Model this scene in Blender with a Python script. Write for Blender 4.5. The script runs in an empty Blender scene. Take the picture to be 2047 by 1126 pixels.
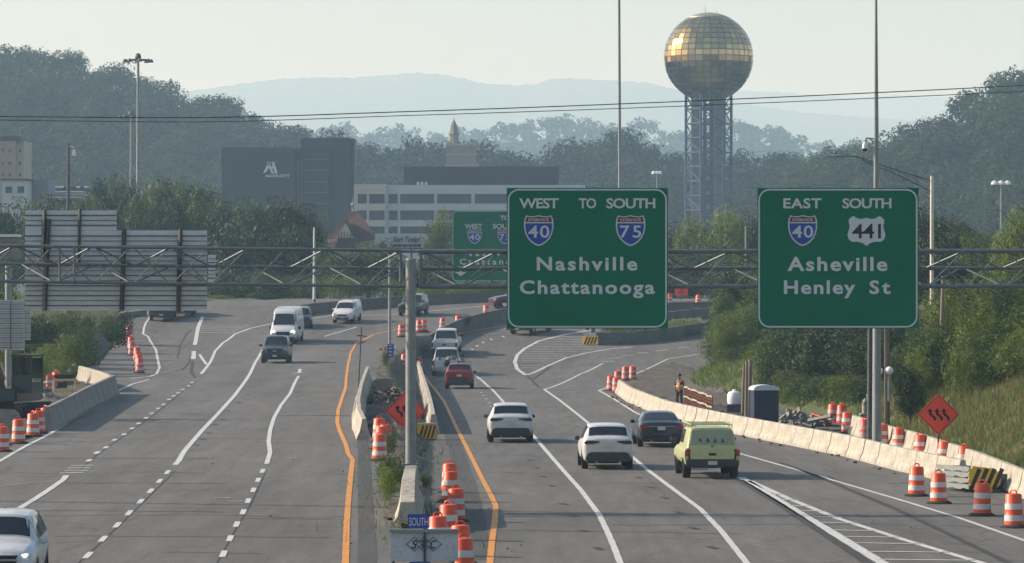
import bpy, bmesh, math, random
import numpy as np
from mathutils import Vector, Matrix
R_ = math.radians
# ------------------------------------------------------------------ camera, world, sun, exposure
F = 8000.0; CX = 1023.5; HY = 571.0; CH = 6.7        # telephoto calibration of the photograph (2047 px wide)
scn = bpy.context.scene
COL = scn.collection
cam_d = bpy.data.cameras.new("camera"); cam = bpy.data.objects.new("camera", cam_d); COL.objects.link(cam)
cam.location = (0, 0, CH); cam.rotation_euler = (R_(90), 0, 0)
cam_d.sensor_width = 36; cam_d.lens = F / 2047 * 36; cam_d.shift_y = (HY - 563) / 2047
cam_d.clip_start = 1; cam_d.clip_end = 20000
scn.camera = cam
SUN_EL, SUN_AZ = 27.0, -76.0                          # azimuth from +Y towards +X
world = bpy.data.worlds.new("World"); scn.world = world; world.use_nodes = True
wn = world.node_tree; wbg = wn.nodes["Background"]
sky = wn.nodes.new("ShaderNodeTexSky"); sky.sky_type = 'NISHITA'; sky.sun_disc = False
sky.sun_elevation = R_(SUN_EL); sky.sun_rotation = R_(SUN_AZ); sky.altitude = 250
sky.air_density = 1.2; sky.dust_density = 2.5; sky.ozone_density = 1.5
wn.links.new(sky.outputs[0], wbg.inputs[0]); wbg.inputs[1].default_value = 0.095
sun_d = bpy.data.lights.new("sun", 'SUN'); sun_d.energy = 4.0; sun_d.angle = R_(0.5); sun_d.color = (1.0, 0.915, 0.79)
sun = bpy.data.objects.new("sun", sun_d); COL.objects.link(sun)
sv = Vector((math.cos(R_(SUN_EL)) * math.sin(R_(SUN_AZ)), math.cos(R_(SUN_EL)) * math.cos(R_(SUN_AZ)), math.sin(R_(SUN_EL))))
sun.rotation_euler = sv.to_track_quat('Z', 'Y').to_euler(); sun.location = (-60, 100, 120)
scn.view_settings.view_transform = 'Standard'; scn.view_settings.look = 'None'
scn.view_settings.exposure = 0.76; scn.view_settings.gamma = 1.0
scn.render.engine = 'CYCLES'
scn.cycles.max_bounces = 6; scn.cycles.diffuse_bounces = 2; scn.cycles.glossy_bounces = 3
scn.cycles.transmission_bounces = 2; scn.cycles.volume_bounces = 2; scn.cycles.use_denoising = True
scn.cycles.sample_clamp_indirect = 4

rnd = random.Random(7)
# ------------------------------------------------------------------ pixel <-> world helpers (design-time survey of the photo)
def W(px, py, Y):
    s = F / Y
    return Vector(((px - CX) / s, Y, CH - (py - HY) / s))
def pchip(pts):
    xs = [p[0] for p in pts]; ys = [p[1] for p in pts]; n = len(xs)
    d = [(ys[i+1]-ys[i])/(xs[i+1]-xs[i]) for i in range(n-1)]
    m = [d[0]] + [0 if d[i-1]*d[i] <= 0 else 2*d[i-1]*d[i]/(d[i-1]+d[i]) for i in range(1, n-1)] + [d[-1]]
    m[0] = 0 if abs(d[0]) < 1e-9 else m[0]; m[-1] = 0
    def f(x):
        if x <= xs[0]: return ys[0]
        if x >= xs[-1]: return ys[-1]
        lo, hi = 0, n-1
        while hi - lo > 1:
            k = (lo+hi)//2
            if xs[k] <= x: lo = k
            else: hi = k
        h = xs[lo+1]-xs[lo]; t = (x-xs[lo])/h
        return ((1+2*t)*(1-t)**2*ys[lo] + t*(1-t)**2*h*m[lo] + t*t*(3-2*t)*ys[lo+1] + t*t*(t-1)*h*m[lo+1])
    return f
zR = pchip([(0,0),(260,0),(286,.3),(300,1.1),(308,1.7),(322,2.95),(333,3.74),(345,4.3),(364,5.0),(400,5.2),(470,4.5),(600,1),(800,-4),(12000,-6)])
zL = pchip([(0,.2),(100,.2),(154,.5),(235,1.1),(271,1.4),(290,1.7),(308,2.3),(318,3.05),(325,3.6),(333,4.2),(348,5.1),(364,5.4),(400,5.4),(470,4.5),(600,1),(800,-4),(12000,-6)])
xm = pchip([(0,-2),(95,-2),(123,-2.9),(180,-4.5),(230,-6.3),(267,-7.6),(290,-7.7),(300,-7.3),(312,-6.15),(322,-4.2),(333,-.56),(345,7),(355,16),(365,28),(380,50),(420,90)])
xr = pchip([(0,17),(95,17),(125,16.3),(182,15.8),(200,16.5),(215,15.3),(240,13.6),(260,11.8),(275,12.2),(296,14.8),(320,22),(345,40),(380,70),(420,90)])
xl = pchip([(0,-19),(100,-20),(163,-22.5),(230,-26.3),(300,-30),(330,-32.5),(345,-33),(352,-28),(420,-20)])
def sstep(t):
    t = max(0.0, min(1.0, t)); return t*t*(3-2*t)
def gz(X, Y):
    t = sstep((X - xm(Y)) / 1.2 + .5)
    z = zL(Y)*(1-t) + zR(Y)*t
    a = X - xr(Y)
    if a > 0 and Y < 420:
        k = 1 - sstep((Y-300)/60)
        z += (min(a*.55, 2.6 + (a-4.7)*.22 if a > 4.7 else 99) if a < 30 else 8.2) * k
    b = xl(Y) - X
    if b > 0 and Y < 420:
        z += min(b*.12, 1.2) * (1 - sstep((Y-330)/40))
    return z
def G(px, py, zoff=0.0):
    def f(Y):
        p = W(px, py, Y); return p.z - zoff - gz(p.x, Y)
    Y = 60.0; last = Y
    while Y < 460:
        if f(Y) <= 0: break
        last = Y; Y += .5
    else:
        return W(px, py, 400)
    a, b = last, Y
    for _ in range(20):
        m = (a+b)/2
        if f(m) <= 0: b = m
        else: a = m
    p = W(px, py, (a+b)/2); return p
# ------------------------------------------------------------------ object helpers
def props(o, label=None, cat=None, group=None, kind=None):
    if label: o["label"] = label
    if cat: o["category"] = cat
    if group: o["group"] = group
    if kind: o["kind"] = kind
    return o
def empty(name, loc, rz=0.0, label=None, cat=None, group=None, kind=None):
    o = bpy.data.objects.new(name, None); COL.objects.link(o)
    o.location = loc; o.rotation_euler = (0, 0, rz); o.empty_display_size = .3
    return props(o, label, cat, group, kind)
class MB:
    """collects geometry; build() links it as one mesh object"""
    def __init__(s): s.v = []; s.f = []; s.m = []; s.mi = 0
    def add(s, vs, fs):
        n = len(s.v); s.v += [tuple(v) for v in vs]
        for f in fs: s.f.append(tuple(i+n for i in f)); s.m.append(s.mi)
        return s
    def box(s, c, d, rot=None):
        cx, cy, cz = c; x, y, z = d[0]/2, d[1]/2, d[2]/2
        vs = [Vector((sx*x, sy*y, sz*z)) for sz in (-1,1) for sy in (-1,1) for sx in (-1,1)]
        if rot is not None: vs = [rot @ v for v in vs]
        vs = [v + Vector((cx,cy,cz)) for v in vs]
        return s.add(vs, [(0,2,3,1),(4,5,7,6),(0,1,5,4),(2,6,7,3),(0,4,6,2),(1,3,7,5)])
    def tube(s, a, b, r0, r1=None, n=8, caps=True):
        a, b = Vector(a), Vector(b); r1 = r0 if r1 is None else r1
        d = (b-a); q = d.to_track_quat('Z', 'Y') if d.length > 1e-9 else Vector((0,0,1)).to_track_quat('Z','Y')
        vs = []
        for p, r in ((a, r0), (b, r1)):
            for i in range(n):
                t = 2*math.pi*i/n; vs.append(p + q @ Vector((r*math.cos(t), r*math.sin(t), 0)))
        fs = [(i, (i+1) % n, n+(i+1) % n, n+i) for i in range(n)]
        if caps: fs += [tuple(range(n-1, -1, -1)), tuple(range(n, 2*n))]
        return s.add(vs, fs)
    def path(s, pts, r, n=6):
        for a, b in zip(pts[:-1], pts[1:]): s.tube(a, b, r, r, n)
        return s
    def lathe(s, prof, c=(0,0,0), n=20, capt=True, capb=True):
        vs = []
        for r, z in prof:
            for i in range(n):
                t = 2*math.pi*i/n; vs.append((c[0]+r*math.cos(t), c[1]+r*math.sin(t), c[2]+z))
        fs = []
        for k in range(len(prof)-1):
            for i in range(n): fs.append((k*n+i, k*n+(i+1) % n, (k+1)*n+(i+1) % n, (k+1)*n+i))
        if capb: fs.append(tuple(range(n-1, -1, -1)))
        if capt: fs.append(tuple((len(prof)-1)*n+i for i in range(n)))
        return s.add(vs, fs)
    def prism(s, poly, y0, y1):
        """poly in x,z; extruded from y0 to y1 (y0 nearer the viewer)"""
        n = len(poly)
        vs = [(x, y0, z) for x, z in poly] + [(x, y1, z) for x, z in poly]
        fs = [tuple(range(n)), tuple(range(2*n-1, n-1, -1))] + [(i, n+i, n+(i+1) % n, (i+1) % n) for i in range(n)]
        return s.add(vs, fs)
    def build(s, name, mat, parent=None, smooth=False, loc=None, bevel=0):
        me = bpy.data.meshes.new(name); me.from_pydata(s.v, [], s.f)
        mats = mat if isinstance(mat, (list, tuple)) else [mat]
        for m in mats: me.materials.append(m)
        if len(mats) > 1: me.polygons.foreach_set("material_index", s.m)
        bm = bmesh.new(); bm.from_mesh(me); bmesh.ops.recalc_face_normals(bm, faces=bm.faces)
        if bevel:
            bmesh.ops.bevel(bm, geom=[e for e in bm.edges if len(e.link_faces) == 2 and e.calc_face_angle(0) > .6], offset=bevel, segments=2, affect='EDGES', clamp_overlap=True)
        bm.to_mesh(me); bm.free()
        if smooth:
            me.polygons.foreach_set("use_smooth", [True]*len(me.polygons))
            if smooth == 'auto':
                me.set_sharp_from_angle(angle=R_(38))
        o = bpy.data.objects.new(name, me); COL.objects.link(o)
        if parent is not None: o.parent = parent
        if loc is not None: o.location = loc
        return o
def kids(o): return [c for c in bpy.data.objects if c.parent == o]
_tree_cache = {}
def copy_tree(o, parent=None, cache=None):
    """copies a thing with its parts and sub-parts"""
    c = o.copy(); COL.objects.link(c)
    if parent is not None:
        c.parent = parent
    for ch in KIDS.get(o.name, []): copy_tree(ch, c)
    return c
KIDS = {}
def register(root):
    """remember the children of a prototype so that copying it never walks the whole scene"""
    allo = [o for o in bpy.data.objects if o.parent is not None]
    def rec(o):
        KIDS[o.name] = [c for c in allo if c.parent == o]
        for c in KIDS[o.name]: rec(c)
    rec(root); return root
def place(proto, loc, rz, first, label=None, group=None, scale=None):
    o = proto if first else copy_tree(proto)
    o.location = loc; o.rotation_euler = (0, 0, rz)
    if scale: o.scale = scale
    if label: o["label"] = label
    if group: o["group"] = group
    return o
ORD = ["first","second","third","fourth","fifth","sixth","seventh","eighth","ninth","tenth","eleventh","twelfth","thirteenth","fourteenth","fifteenth","sixteenth","seventeenth","eighteenth","nineteenth","twentieth"]
# ------------------------------------------------------------------ materials
def node_mat(name):
    m = bpy.data.materials.new(name); m.use_nodes = True
    return m, m.node_tree, m.node_tree.nodes["Principled BSDF"]
def S(c):   # sRGB 0-255 -> linear
    return tuple(((x/255+.055)/1.055)**2.4 if x/255 > .04045 else x/255/12.92 for x in c) + (1,)
_mats = {}
def mat(name, col, rough=.6, metal=0.0, var=.12, scale=3.0, coat=0.0, spec=.5, bump=0.0, emit=None, dirt=0.0, stretch=None):
    """procedural paint / concrete / metal: two noise octaves vary colour and roughness"""
    if name in _mats: return _mats[name]
    m, nt, b = node_mat(name); L = nt.links.new
    tc = nt.nodes.new("ShaderNodeTexCoord"); mp = nt.nodes.new("ShaderNodeMapping")
    if stretch: mp.inputs["Scale"].default_value = stretch
    L(tc.outputs["Object"], mp.inputs[0])
    nz = nt.nodes.new("ShaderNodeTexNoise"); nz.inputs["Scale"].default_value = scale; nz.inputs["Detail"].default_value = 6; nz.inputs["Roughness"].default_value = .65
    L(mp.outputs[0], nz.inputs["Vector"])
    rp = nt.nodes.new("ShaderNodeValToRGB"); c = col
    rp.color_ramp.elements[0].position = .3; rp.color_ramp.elements[1].position = .7
    rp.color_ramp.elements[0].color = (c[0]*(1-var), c[1]*(1-var), c[2]*(1-var), 1)
    rp.color_ramp.elements[1].color = (min(1,c[0]*(1+var)), min(1,c[1]*(1+var)), min(1,c[2]*(1+var)), 1)
    L(nz.outputs[0], rp.inputs[0]); out = rp.outputs[0]
    if dirt:
        n2 = nt.nodes.new("ShaderNodeTexNoise"); n2.inputs["Scale"].default_value = scale*2.7; n2.inputs["Detail"].default_value = 8
        L(mp.outputs[0], n2.inputs["Vector"])
        r2 = nt.nodes.new("ShaderNodeValToRGB"); r2.color_ramp.elements[0].position = .5; r2.color_ramp.elements[1].position = .72
        L(n2.outputs[0], r2.inputs[0])
        mx = nt.nodes.new("ShaderNodeMix"); mx.data_type = 'RGBA'; mx.inputs[7].default_value = (.09,.08,.065,1)
        mt = nt.nodes.new("ShaderNodeMath"); mt.operation = 'MULTIPLY'; mt.inputs[1].default_value = dirt
        L(r2.outputs[0], mt.inputs[0]); L(mt.outputs[0], mx.inputs[0]); L(out, mx.inputs[6]); out = mx.outputs[2]
    L(out, b.inputs["Base Color"])
    b.inputs["Roughness"].default_value = rough; b.inputs["Metallic"].default_value = metal
    b.inputs["Coat Weight"].default_value = coat; b.inputs["Coat Roughness"].default_value = .06
    b.inputs["Specular IOR Level"].default_value = spec
    if bump:
        bp = nt.nodes.new("ShaderNodeBump"); bp.inputs["Strength"].default_value = bump; bp.inputs["Distance"].default_value = .03
        L(nz.outputs[0], bp.inputs["Height"]); L(bp.outputs[0], b.inputs["Normal"])
    if emit:
        b.inputs["Emission Color"].default_value = (*emit[:3], 1); b.inputs["Emission Strength"].default_value = emit[3]
    _mats[name] = m; return m
def asphalt(name, base, warm=0.0, joints=True, seed=0.0):
    m, nt, b = node_mat(name); L = nt.links.new
    tc = nt.nodes.new("ShaderNodeTexCoord"); mp = nt.nodes.new("ShaderNodeMapping"); mp.inputs["Location"].default_value = (seed, seed, 0)
    L(tc.outputs["Object"], mp.inputs[0])
    def noise(scale, st, det=5):
        q = nt.nodes.new("ShaderNodeMapping"); q.inputs["Scale"].default_value = st; L(mp.outputs[0], q.inputs[0])
        n = nt.nodes.new("ShaderNodeTexNoise"); n.inputs["Scale"].default_value = scale; n.inputs["Detail"].default_value = det; n.inputs["Roughness"].default_value = .6
        L(q.outputs[0], n.inputs["Vector"]); return n
    big = noise(.35, (1,.12,1)); mid = noise(2.0, (1,.08,1)); fine = noise(14, (1,1,1), 3)
    def ramp(src, p0, p1, c0, c1):
        r = nt.nodes.new("ShaderNodeValToRGB"); r.color_ramp.elements[0].position = p0; r.color_ramp.elements[1].position = p1
        r.color_ramp.elements[0].color = (c0,c0,c0,1); r.color_ramp.elements[1].color = (c1,c1,c1,1); L(src, r.inputs[0]); return r.outputs[0]
    def mul(a, c):
        x = nt.nodes.new("ShaderNodeMix"); x.data_type = 'RGBA'; x.blend_type = 'MULTIPLY'; x.inputs[0].default_value = 1
        L(a, x.inputs[6]); L(c, x.inputs[7]); return x.outputs[2]
    rgb = nt.nodes.new("ShaderNodeRGB"); rgb.outputs[0].default_value = (base*(1+warm), base, base*(1-warm), 1)
    out = mul(rgb.outputs[0], ramp(big.outputs[0], .3, .7, .74, 1.16))
    out = mul(out, ramp(mid.outputs[0], .3, .7, .80, 1.14))
    out = mul(out, ramp(fine.outputs[0], .3, .7, .66, 1.3))
    if joints:   # random hairline cracks
        wc = noise(.6, (1,1,1), 3); ws = nt.nodes.new("ShaderNodeVectorMath"); ws.operation = 'MULTIPLY_ADD'; ws.inputs[1].default_value = (2.2,2.2,0); L(wc.outputs["Color"], ws.inputs[0]); L(mp.outputs[0], ws.inputs[2])
        qs = nt.nodes.new("ShaderNodeMapping"); qs.inputs["Scale"].default_value = (1,.35,1); L(ws.outputs[0], qs.inputs[0])
        vo = nt.nodes.new("ShaderNodeTexVoronoi"); vo.feature = 'DISTANCE_TO_EDGE'; vo.inputs["Scale"].default_value = .22; L(qs.outputs[0], vo.inputs["Vector"])
        ms = noise(.13, (1,.5,1), 2); mg = nt.nodes.new("ShaderNodeMath"); mg.operation = 'GREATER_THAN'; mg.inputs[1].default_value = .53; L(ms.outputs[0], mg.inputs[0])
        vg = nt.nodes.new("ShaderNodeMath"); vg.operation = 'MULTIPLY'; vg.inputs[1].default_value = 90.0; L(vo.outputs["Distance"], vg.inputs[0])
        vm = nt.nodes.new("ShaderNodeMath"); vm.operation = 'MAXIMUM'; L(vg.outputs[0], vm.inputs[0]); L(mg.outputs[0], vm.inputs[1]); vm.use_clamp = True
        out = mul(out, ramp(vm.outputs[0], .1, .9, .62, 1.0))
    if joints:   # transverse paver joints and crack seals, wandering
        wob = noise(.25, (1,.3,1)); add = nt.nodes.new("ShaderNodeVectorMath"); add.operation = 'SCALE'; add.inputs[3].default_value = 5.0
        sub = nt.nodes.new("ShaderNodeVectorMath"); sub.operation = 'SUBTRACT'; sub.inputs[1].default_value = (.5,.5,.5)
        L(wob.outputs["Color"], sub.inputs[0]); L(sub.outputs[0], add.inputs[0])
        ad2 = nt.nodes.new("ShaderNodeVectorMath"); ad2.operation = 'ADD'; L(mp.outputs[0], ad2.inputs[0]); L(add.outputs[0], ad2.inputs[1])
        for per, w in ((9.1, .012), (23.0, .016)):
            sx = nt.nodes.new("ShaderNodeSeparateXYZ"); L(ad2.outputs[0], sx.inputs[0])
            dv = nt.nodes.new("ShaderNodeMath"); dv.operation = 'DIVIDE'; dv.inputs[1].default_value = per; L(sx.outputs[1], dv.inputs[0])
            fr = nt.nodes.new("ShaderNodeMath"); fr.operation = 'FRACT'; L(dv.outputs[0], fr.inputs[0])
            gt = nt.nodes.new("ShaderNodeMath"); gt.operation = 'GREATER_THAN'; gt.inputs[1].default_value = w; L(fr.outputs[0], gt.inputs[0])
            pres = noise(.11, (1,.6,1), 2); pg = nt.nodes.new("ShaderNodeMath"); pg.operation = 'GREATER_THAN'; pg.inputs[1].default_value = .52; L(pres.outputs[0], pg.inputs[0])
            mxm = nt.nodes.new("ShaderNodeMath"); mxm.operation = 'MAXIMUM'; L(gt.outputs[0], mxm.inputs[0]); L(pg.outputs[0], mxm.inputs[1])
            out = mul(out, ramp(mxm.outputs[0], .0, 1.0, .5, 1.0))
    L(out, b.inputs["Base Color"]); b.inputs["Roughness"].default_value = .82; b.inputs["Specular IOR Level"].default_value = .35
    bp = nt.nodes.new("ShaderNodeBump"); bp.inputs["Strength"].default_value = .25; bp.inputs["Distance"].default_value = .01
    L(fine.outputs[0], bp.inputs["Height"]); L(bp.outputs[0], b.inputs["Normal"])
    return m
def foliage(name, dark, light, trans=.35, nsc=6.0, isl=.30, con=.95, spec=.3):
    m, nt, b = node_mat(name); L = nt.links.new
    g = nt.nodes.new("ShaderNodeNewGeometry"); oi = nt.nodes.new("ShaderNodeObjectInfo")
    tc = nt.nodes.new("ShaderNodeTexCoord"); nz = nt.nodes.new("ShaderNodeTexNoise"); nz.inputs["Scale"].default_value = nsc; nz.inputs["Detail"].default_value = 3
    L(tc.outputs["Object"], nz.inputs["Vector"])
    a1 = nt.nodes.new("ShaderNodeMath"); a1.operation = 'MULTIPLY_ADD'; a1.inputs[1].default_value = isl; L(g.outputs["Random Per Island"], a1.inputs[0])
    a2 = nt.nodes.new("ShaderNodeMath"); a2.operation = 'MULTIPLY_ADD'; a2.inputs[1].default_value = .22; a2.inputs[2].default_value = -.20; L(oi.outputs["Random"], a2.inputs[0])
    a3 = nt.nodes.new("ShaderNodeMath"); a3.operation = 'MULTIPLY_ADD'; a3.inputs[1].default_value = con; L(nz.outputs[0], a3.inputs[0]); L(a2.outputs[0], a3.inputs[2]); L(a3.outputs[0], a1.inputs[2])
    rp = nt.nodes.new("ShaderNodeValToRGB"); rp.color_ramp.elements[0].position = .22; rp.color_ramp.elements[1].position = .88
    rp.color_ramp.elements[0].color = (*dark, 1); rp.color_ramp.elements[1].color = (*light, 1)
    L(a1.outputs[0], rp.inputs[0]); L(rp.outputs[0], b.inputs["Base Color"]); b.inputs["Roughness"].default_value = .55; b.inputs["Specular IOR Level"].default_value = spec
    tr = nt.nodes.new("ShaderNodeBsdfTranslucent"); L(rp.outputs[0], tr.inputs[0]); ms = nt.nodes.new("ShaderNodeMixShader"); ms.inputs[0].default_value = trans
    L(b.outputs[0], ms.inputs[1]); L(tr.outputs[0], ms.inputs[2]); L(ms.outputs[0], nt.nodes["Material Output"].inputs[0])
    return m
def ground_mat(name, cols, scale=.5, bump=.5):
    m, nt, b = node_mat(name); L = nt.links.new
    tc = nt.nodes.new("ShaderNodeTexCoord")
    n1 = nt.nodes.new("ShaderNodeTexNoise"); n1.inputs["Scale"].default_value = scale; n1.inputs["Detail"].default_value = 10; n1.inputs["Roughness"].default_value = .7
    L(tc.outputs["Object"], n1.inputs["Vector"]); rp = nt.nodes.new("ShaderNodeValToRGB"); e = rp.color_ramp.elements
    e[0].position = .32; e[0].color = (*cols[0], 1); e[1].position = .68; e[1].color = (*cols[-1], 1)
    for i, c in enumerate(cols[1:-1]): q = e.new(.32+.36*(i+1)/(len(cols)-1)); q.color = (*c, 1)
    L(n1.outputs[0], rp.inputs[0]); L(rp.outputs[0], b.inputs["Base Color"]); b.inputs["Roughness"].default_value = .95
    n2 = nt.nodes.new("ShaderNodeTexNoise"); n2.inputs["Scale"].default_value = 6; n2.inputs["Detail"].default_value = 8; L(tc.outputs["Object"], n2.inputs["Vector"])
    bp = nt.nodes.new("ShaderNodeBump"); bp.inputs["Strength"].default_value = bump; bp.inputs["Distance"].default_value = .2; L(n2.outputs[0], bp.inputs["Height"]); L(bp.outputs[0], b.inputs["Normal"])
    return m
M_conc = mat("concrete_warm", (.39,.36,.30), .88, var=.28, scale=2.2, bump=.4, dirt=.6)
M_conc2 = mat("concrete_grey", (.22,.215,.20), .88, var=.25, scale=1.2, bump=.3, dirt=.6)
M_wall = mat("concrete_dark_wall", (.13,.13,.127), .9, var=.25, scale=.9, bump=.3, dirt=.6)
M_steel = mat("galvanised_steel", (.15,.17,.185), .55, .35, var=.18, scale=4)
M_steelp = mat("galvanised_pole", (.24,.26,.26), .5, .3, var=.14, scale=3, dirt=.2)
M_dark = mat("dark_metal", (.03,.032,.035), .5, .3)
M_black = mat("black_plastic", (.012,.012,.014), .5)
M_rub = mat("rubber", (.018,.018,.018), .85, var=.3, scale=8)
M_orange = mat("drum_orange", (.85,.10,.02), .45, var=.12, scale=5, dirt=.12)
M_white = mat("reflective_white", (.78,.78,.76), .5, var=.08, scale=6, dirt=.18)
M_signor = mat("sign_orange", (.92,.08,.03), .45, var=.05)
M_green = mat("sign_green", (.001,.145,.078), .5, var=.10, scale=.8, spec=.2)
M_leg = mat("sign_legend", (.58,.60,.61), .45, var=.04)
M_blue = mat("sign_blue", (.012,.055,.32), .45, var=.06)
M_red = mat("sign_red", (.14,.015,.03), .45, var=.06)
M_alu = mat("sign_back_aluminium", (.60,.61,.64), .5, .3, var=.12, scale=2.5, stretch=(1,1,4))
M_mark = mat("thermoplastic_white", (.56,.56,.545), .6, var=.28, scale=5, dirt=.6)
M_mark2 = mat("paint_faded_white", (.32,.32,.31), .7, var=.25, scale=2.5, dirt=.4)
M_yel = mat("thermoplastic_yellow", (.62,.24,.015), .6, var=.25, scale=4, dirt=.5)
M_mark_shade = mat("dark_marking_and_shade", (.026,.025,.025), .8, var=.3, scale=3)
M_glass = mat("vehicle_glass", (.012,.016,.02), .06, 0.0, var=.3, scale=1.2, spec=.8)
M_soil = ground_mat("soil", [(.04,.033,.026),(.09,.075,.06),(.15,.13,.11)], 1.2, .9)
M_grassg = ground_mat("rough_grass_ground", [(.035,.05,.015),(.08,.09,.03),(.15,.13,.06)], .35, .9)
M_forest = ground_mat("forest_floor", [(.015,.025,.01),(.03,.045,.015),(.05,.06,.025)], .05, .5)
M_wood = mat("weathered_wood", (.20,.16,.12), .85, var=.3, scale=4, stretch=(1,1,.15))
M_bark = mat("bark", (.10,.075,.055), .95, var=.35, scale=5, stretch=(1,1,.25), bump=.6)
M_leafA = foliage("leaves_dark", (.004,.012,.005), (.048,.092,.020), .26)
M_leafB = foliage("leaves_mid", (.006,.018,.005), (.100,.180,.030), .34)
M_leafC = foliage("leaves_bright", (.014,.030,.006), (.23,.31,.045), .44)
M_leafF = foliage("leaves_far", (.006,.016,.006), (.062,.092,.026), .16, .12, .05, 1.0, .05)
M_asL = asphalt("asphalt_west", .112, .06, True, 3.0)
M_asP = asphalt("asphalt_patch", .060, .01, False, 9.0)

# ------------------------------------------------------------------ haze: even air, top above the highest thing inside
def build_haze():
    m = bpy.data.materials.new("haze_air"); m.use_nodes = True; nt = m.node_tree
    for n in list(nt.nodes):
        if n.type == 'BSDF_PRINCIPLED': nt.nodes.remove(n)
    v = nt.nodes.new("ShaderNodeVolumePrincipled"); v.inputs["Color"].default_value = (.50,.75,1.0,1); v.inputs["Absorption Color"].default_value = (1,1,1,1)
    v.inputs["Density"].default_value = HAZE_D; v.inputs["Anisotropy"].default_value = .1
    nt.links.new(v.outputs[0], nt.nodes["Material Output"].inputs["Volume"])
    b = MB(); b.box((0, 5900, 247), (9000, 12600, 530)); o = b.build("haze", m)
    props(o, kind="stuff")
HAZE_D = 0.00022
# ------------------------------------------------------------------ ground
def grid_obj(name, xs, ys, zf, m):
    nx, ny = len(xs), len(ys)
    vs = np.empty((ny, nx, 3), np.float32)
    for j, y in enumerate(ys):
        for i, x in enumerate(xs): vs[j, i] = (x, y, zf(x, y))
    return np_mesh(name, vs.reshape(-1, 3), quad_idx(nx, ny), m, True)
def quad_idx(nx, ny):
    i = np.arange((ny-1)*(nx-1)); r, c = i//(nx-1), i % (nx-1); a = r*nx+c
    return np.stack([a, a+1, a+1+nx, a+nx], 1)
def np_mesh(name, vs, faces, m, smooth=False, link=True):
    me = bpy.data.meshes.new(name); k = faces.shape[1]
    me.vertices.add(len(vs)); me.vertices.foreach_set("co", np.ascontiguousarray(vs, np.float32).ravel())
    me.loops.add(faces.size); me.loops.foreach_set("vertex_index", faces.astype(np.int32).ravel())
    me.polygons.add(len(faces)); me.polygons.foreach_set("loop_start", np.arange(0, faces.size, k, dtype=np.int32))
    me.polygons.foreach_set("loop_total", np.full(len(faces), k, np.int32))
    if smooth: me.polygons.foreach_set("use_smooth", np.ones(len(faces), bool))
    me.materials.append(m); me.update(calc_edges=True)
    o = bpy.data.objects.new(name, me)
    if link: COL.objects.link(o)
    return o
def steps(a, b, s): return list(np.arange(a, b+1e-6, s))
xs = [-7000,-4500,-2800,-1800,-1100,-700,-450,-300,-200,-140,-100,-75] + steps(-60, 60, 1.0) + [75,100,140,200,300,450,700,1100,1800,2800,4500,7000]
ys = [-400,-200,-80,0,30] + steps(50, 440, 2.0) + [455,475,500,540,600,700,850,1000,1300,1700,2300,3200,4500,6500,9500,14000]
def terrain_z(x, y):
    z = gz(x, y)
    if 30 <= y <= 420 and xl(y)-.2 < x < xr(y)+.2: return z - .3
    if y < 420: z += .12*math.sin(x*1.7+y*.6)*math.sin(y*.9-x*.4)
    return z
props(grid_obj("ground", xs, ys, terrain_z, M_grassg), kind="structure")
# asphalt: every row runs from the left kerb line to the right one
rows = steps(40, 420, 1.0); ncol = 64; vs = []
for y in rows:
    a, b_ = xl(y), xr(y); m0 = xm(y)
    cols = [a+(m0-.6-a)*i/28 for i in range(28)] + [m0-.6+.2*i for i in range(7)] + [m0+.6+(b_-m0-.6)*(i+1)/29 for i in range(29)]
    for x in cols: vs.append((x, y, gz(x, y)))
props(np_mesh("road", np.array(vs), quad_idx(ncol, len(rows)), M_asL, True), kind="structure")

def resample(pts, step=.8):
    out = [Vector(pts[0])]
    for a, b in zip(pts[:-1], pts[1:]):
        a, b = Vector(a), Vector(b); n = max(1, int((b-a).length/step))
        for i in range(1, n+1): out.append(a.lerp(b, i/n))
    return out
def ribbon(mb, pix, w, off=.012, world=False, closed=False, w2=None):
    pts = [Vector(p) for p in pix] if world else [G(*p) for p in pix]
    pts = resample([(p.x, p.y, 0) for p in pts]); n = len(pts); vs = []
    for i, p in enumerate(pts):
        d = (pts[min(n-1, i+1)] - pts[max(0, i-1)]); d.z = 0
        if d.length < 1e-6: d = Vector((0,1,0))
        d.normalize(); q = Vector((-d.y, d.x, 0))
        ww = w + ((w2-w)*i/(n-1) if w2 is not None else 0)
        ww *= 1 + .06*math.sin(i*1.7)
        for s in (-.5, .5):
            v = p + q*ww*s; vs.append((v.x, v.y, gz(v.x, v.y)+off))
    mb.add(vs, [(2*i, 2*i+1, 2*i+3, 2*i+2) for i in range(n-1)])
def dash(mb, px, py, L, w, dirv, off=.012):
    p = G(px, py); d = Vector((dirv[0], dirv[1], 0)).normalized()
    ribbon(mb, [(p - d*L/2)[:], (p + d*L/2)[:]], w, off, world=True)
def inside(x, y, poly):
    c = False; n = len(poly)
    for i in range(n):
        x1, y1 = poly[i]; x2, y2 = poly[(i+1) % n]
        if (y1 > y) != (y2 > y) and x < (x2-x1)*(y-y1)/(y2-y1)+x1: c = not c
    return c
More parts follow.
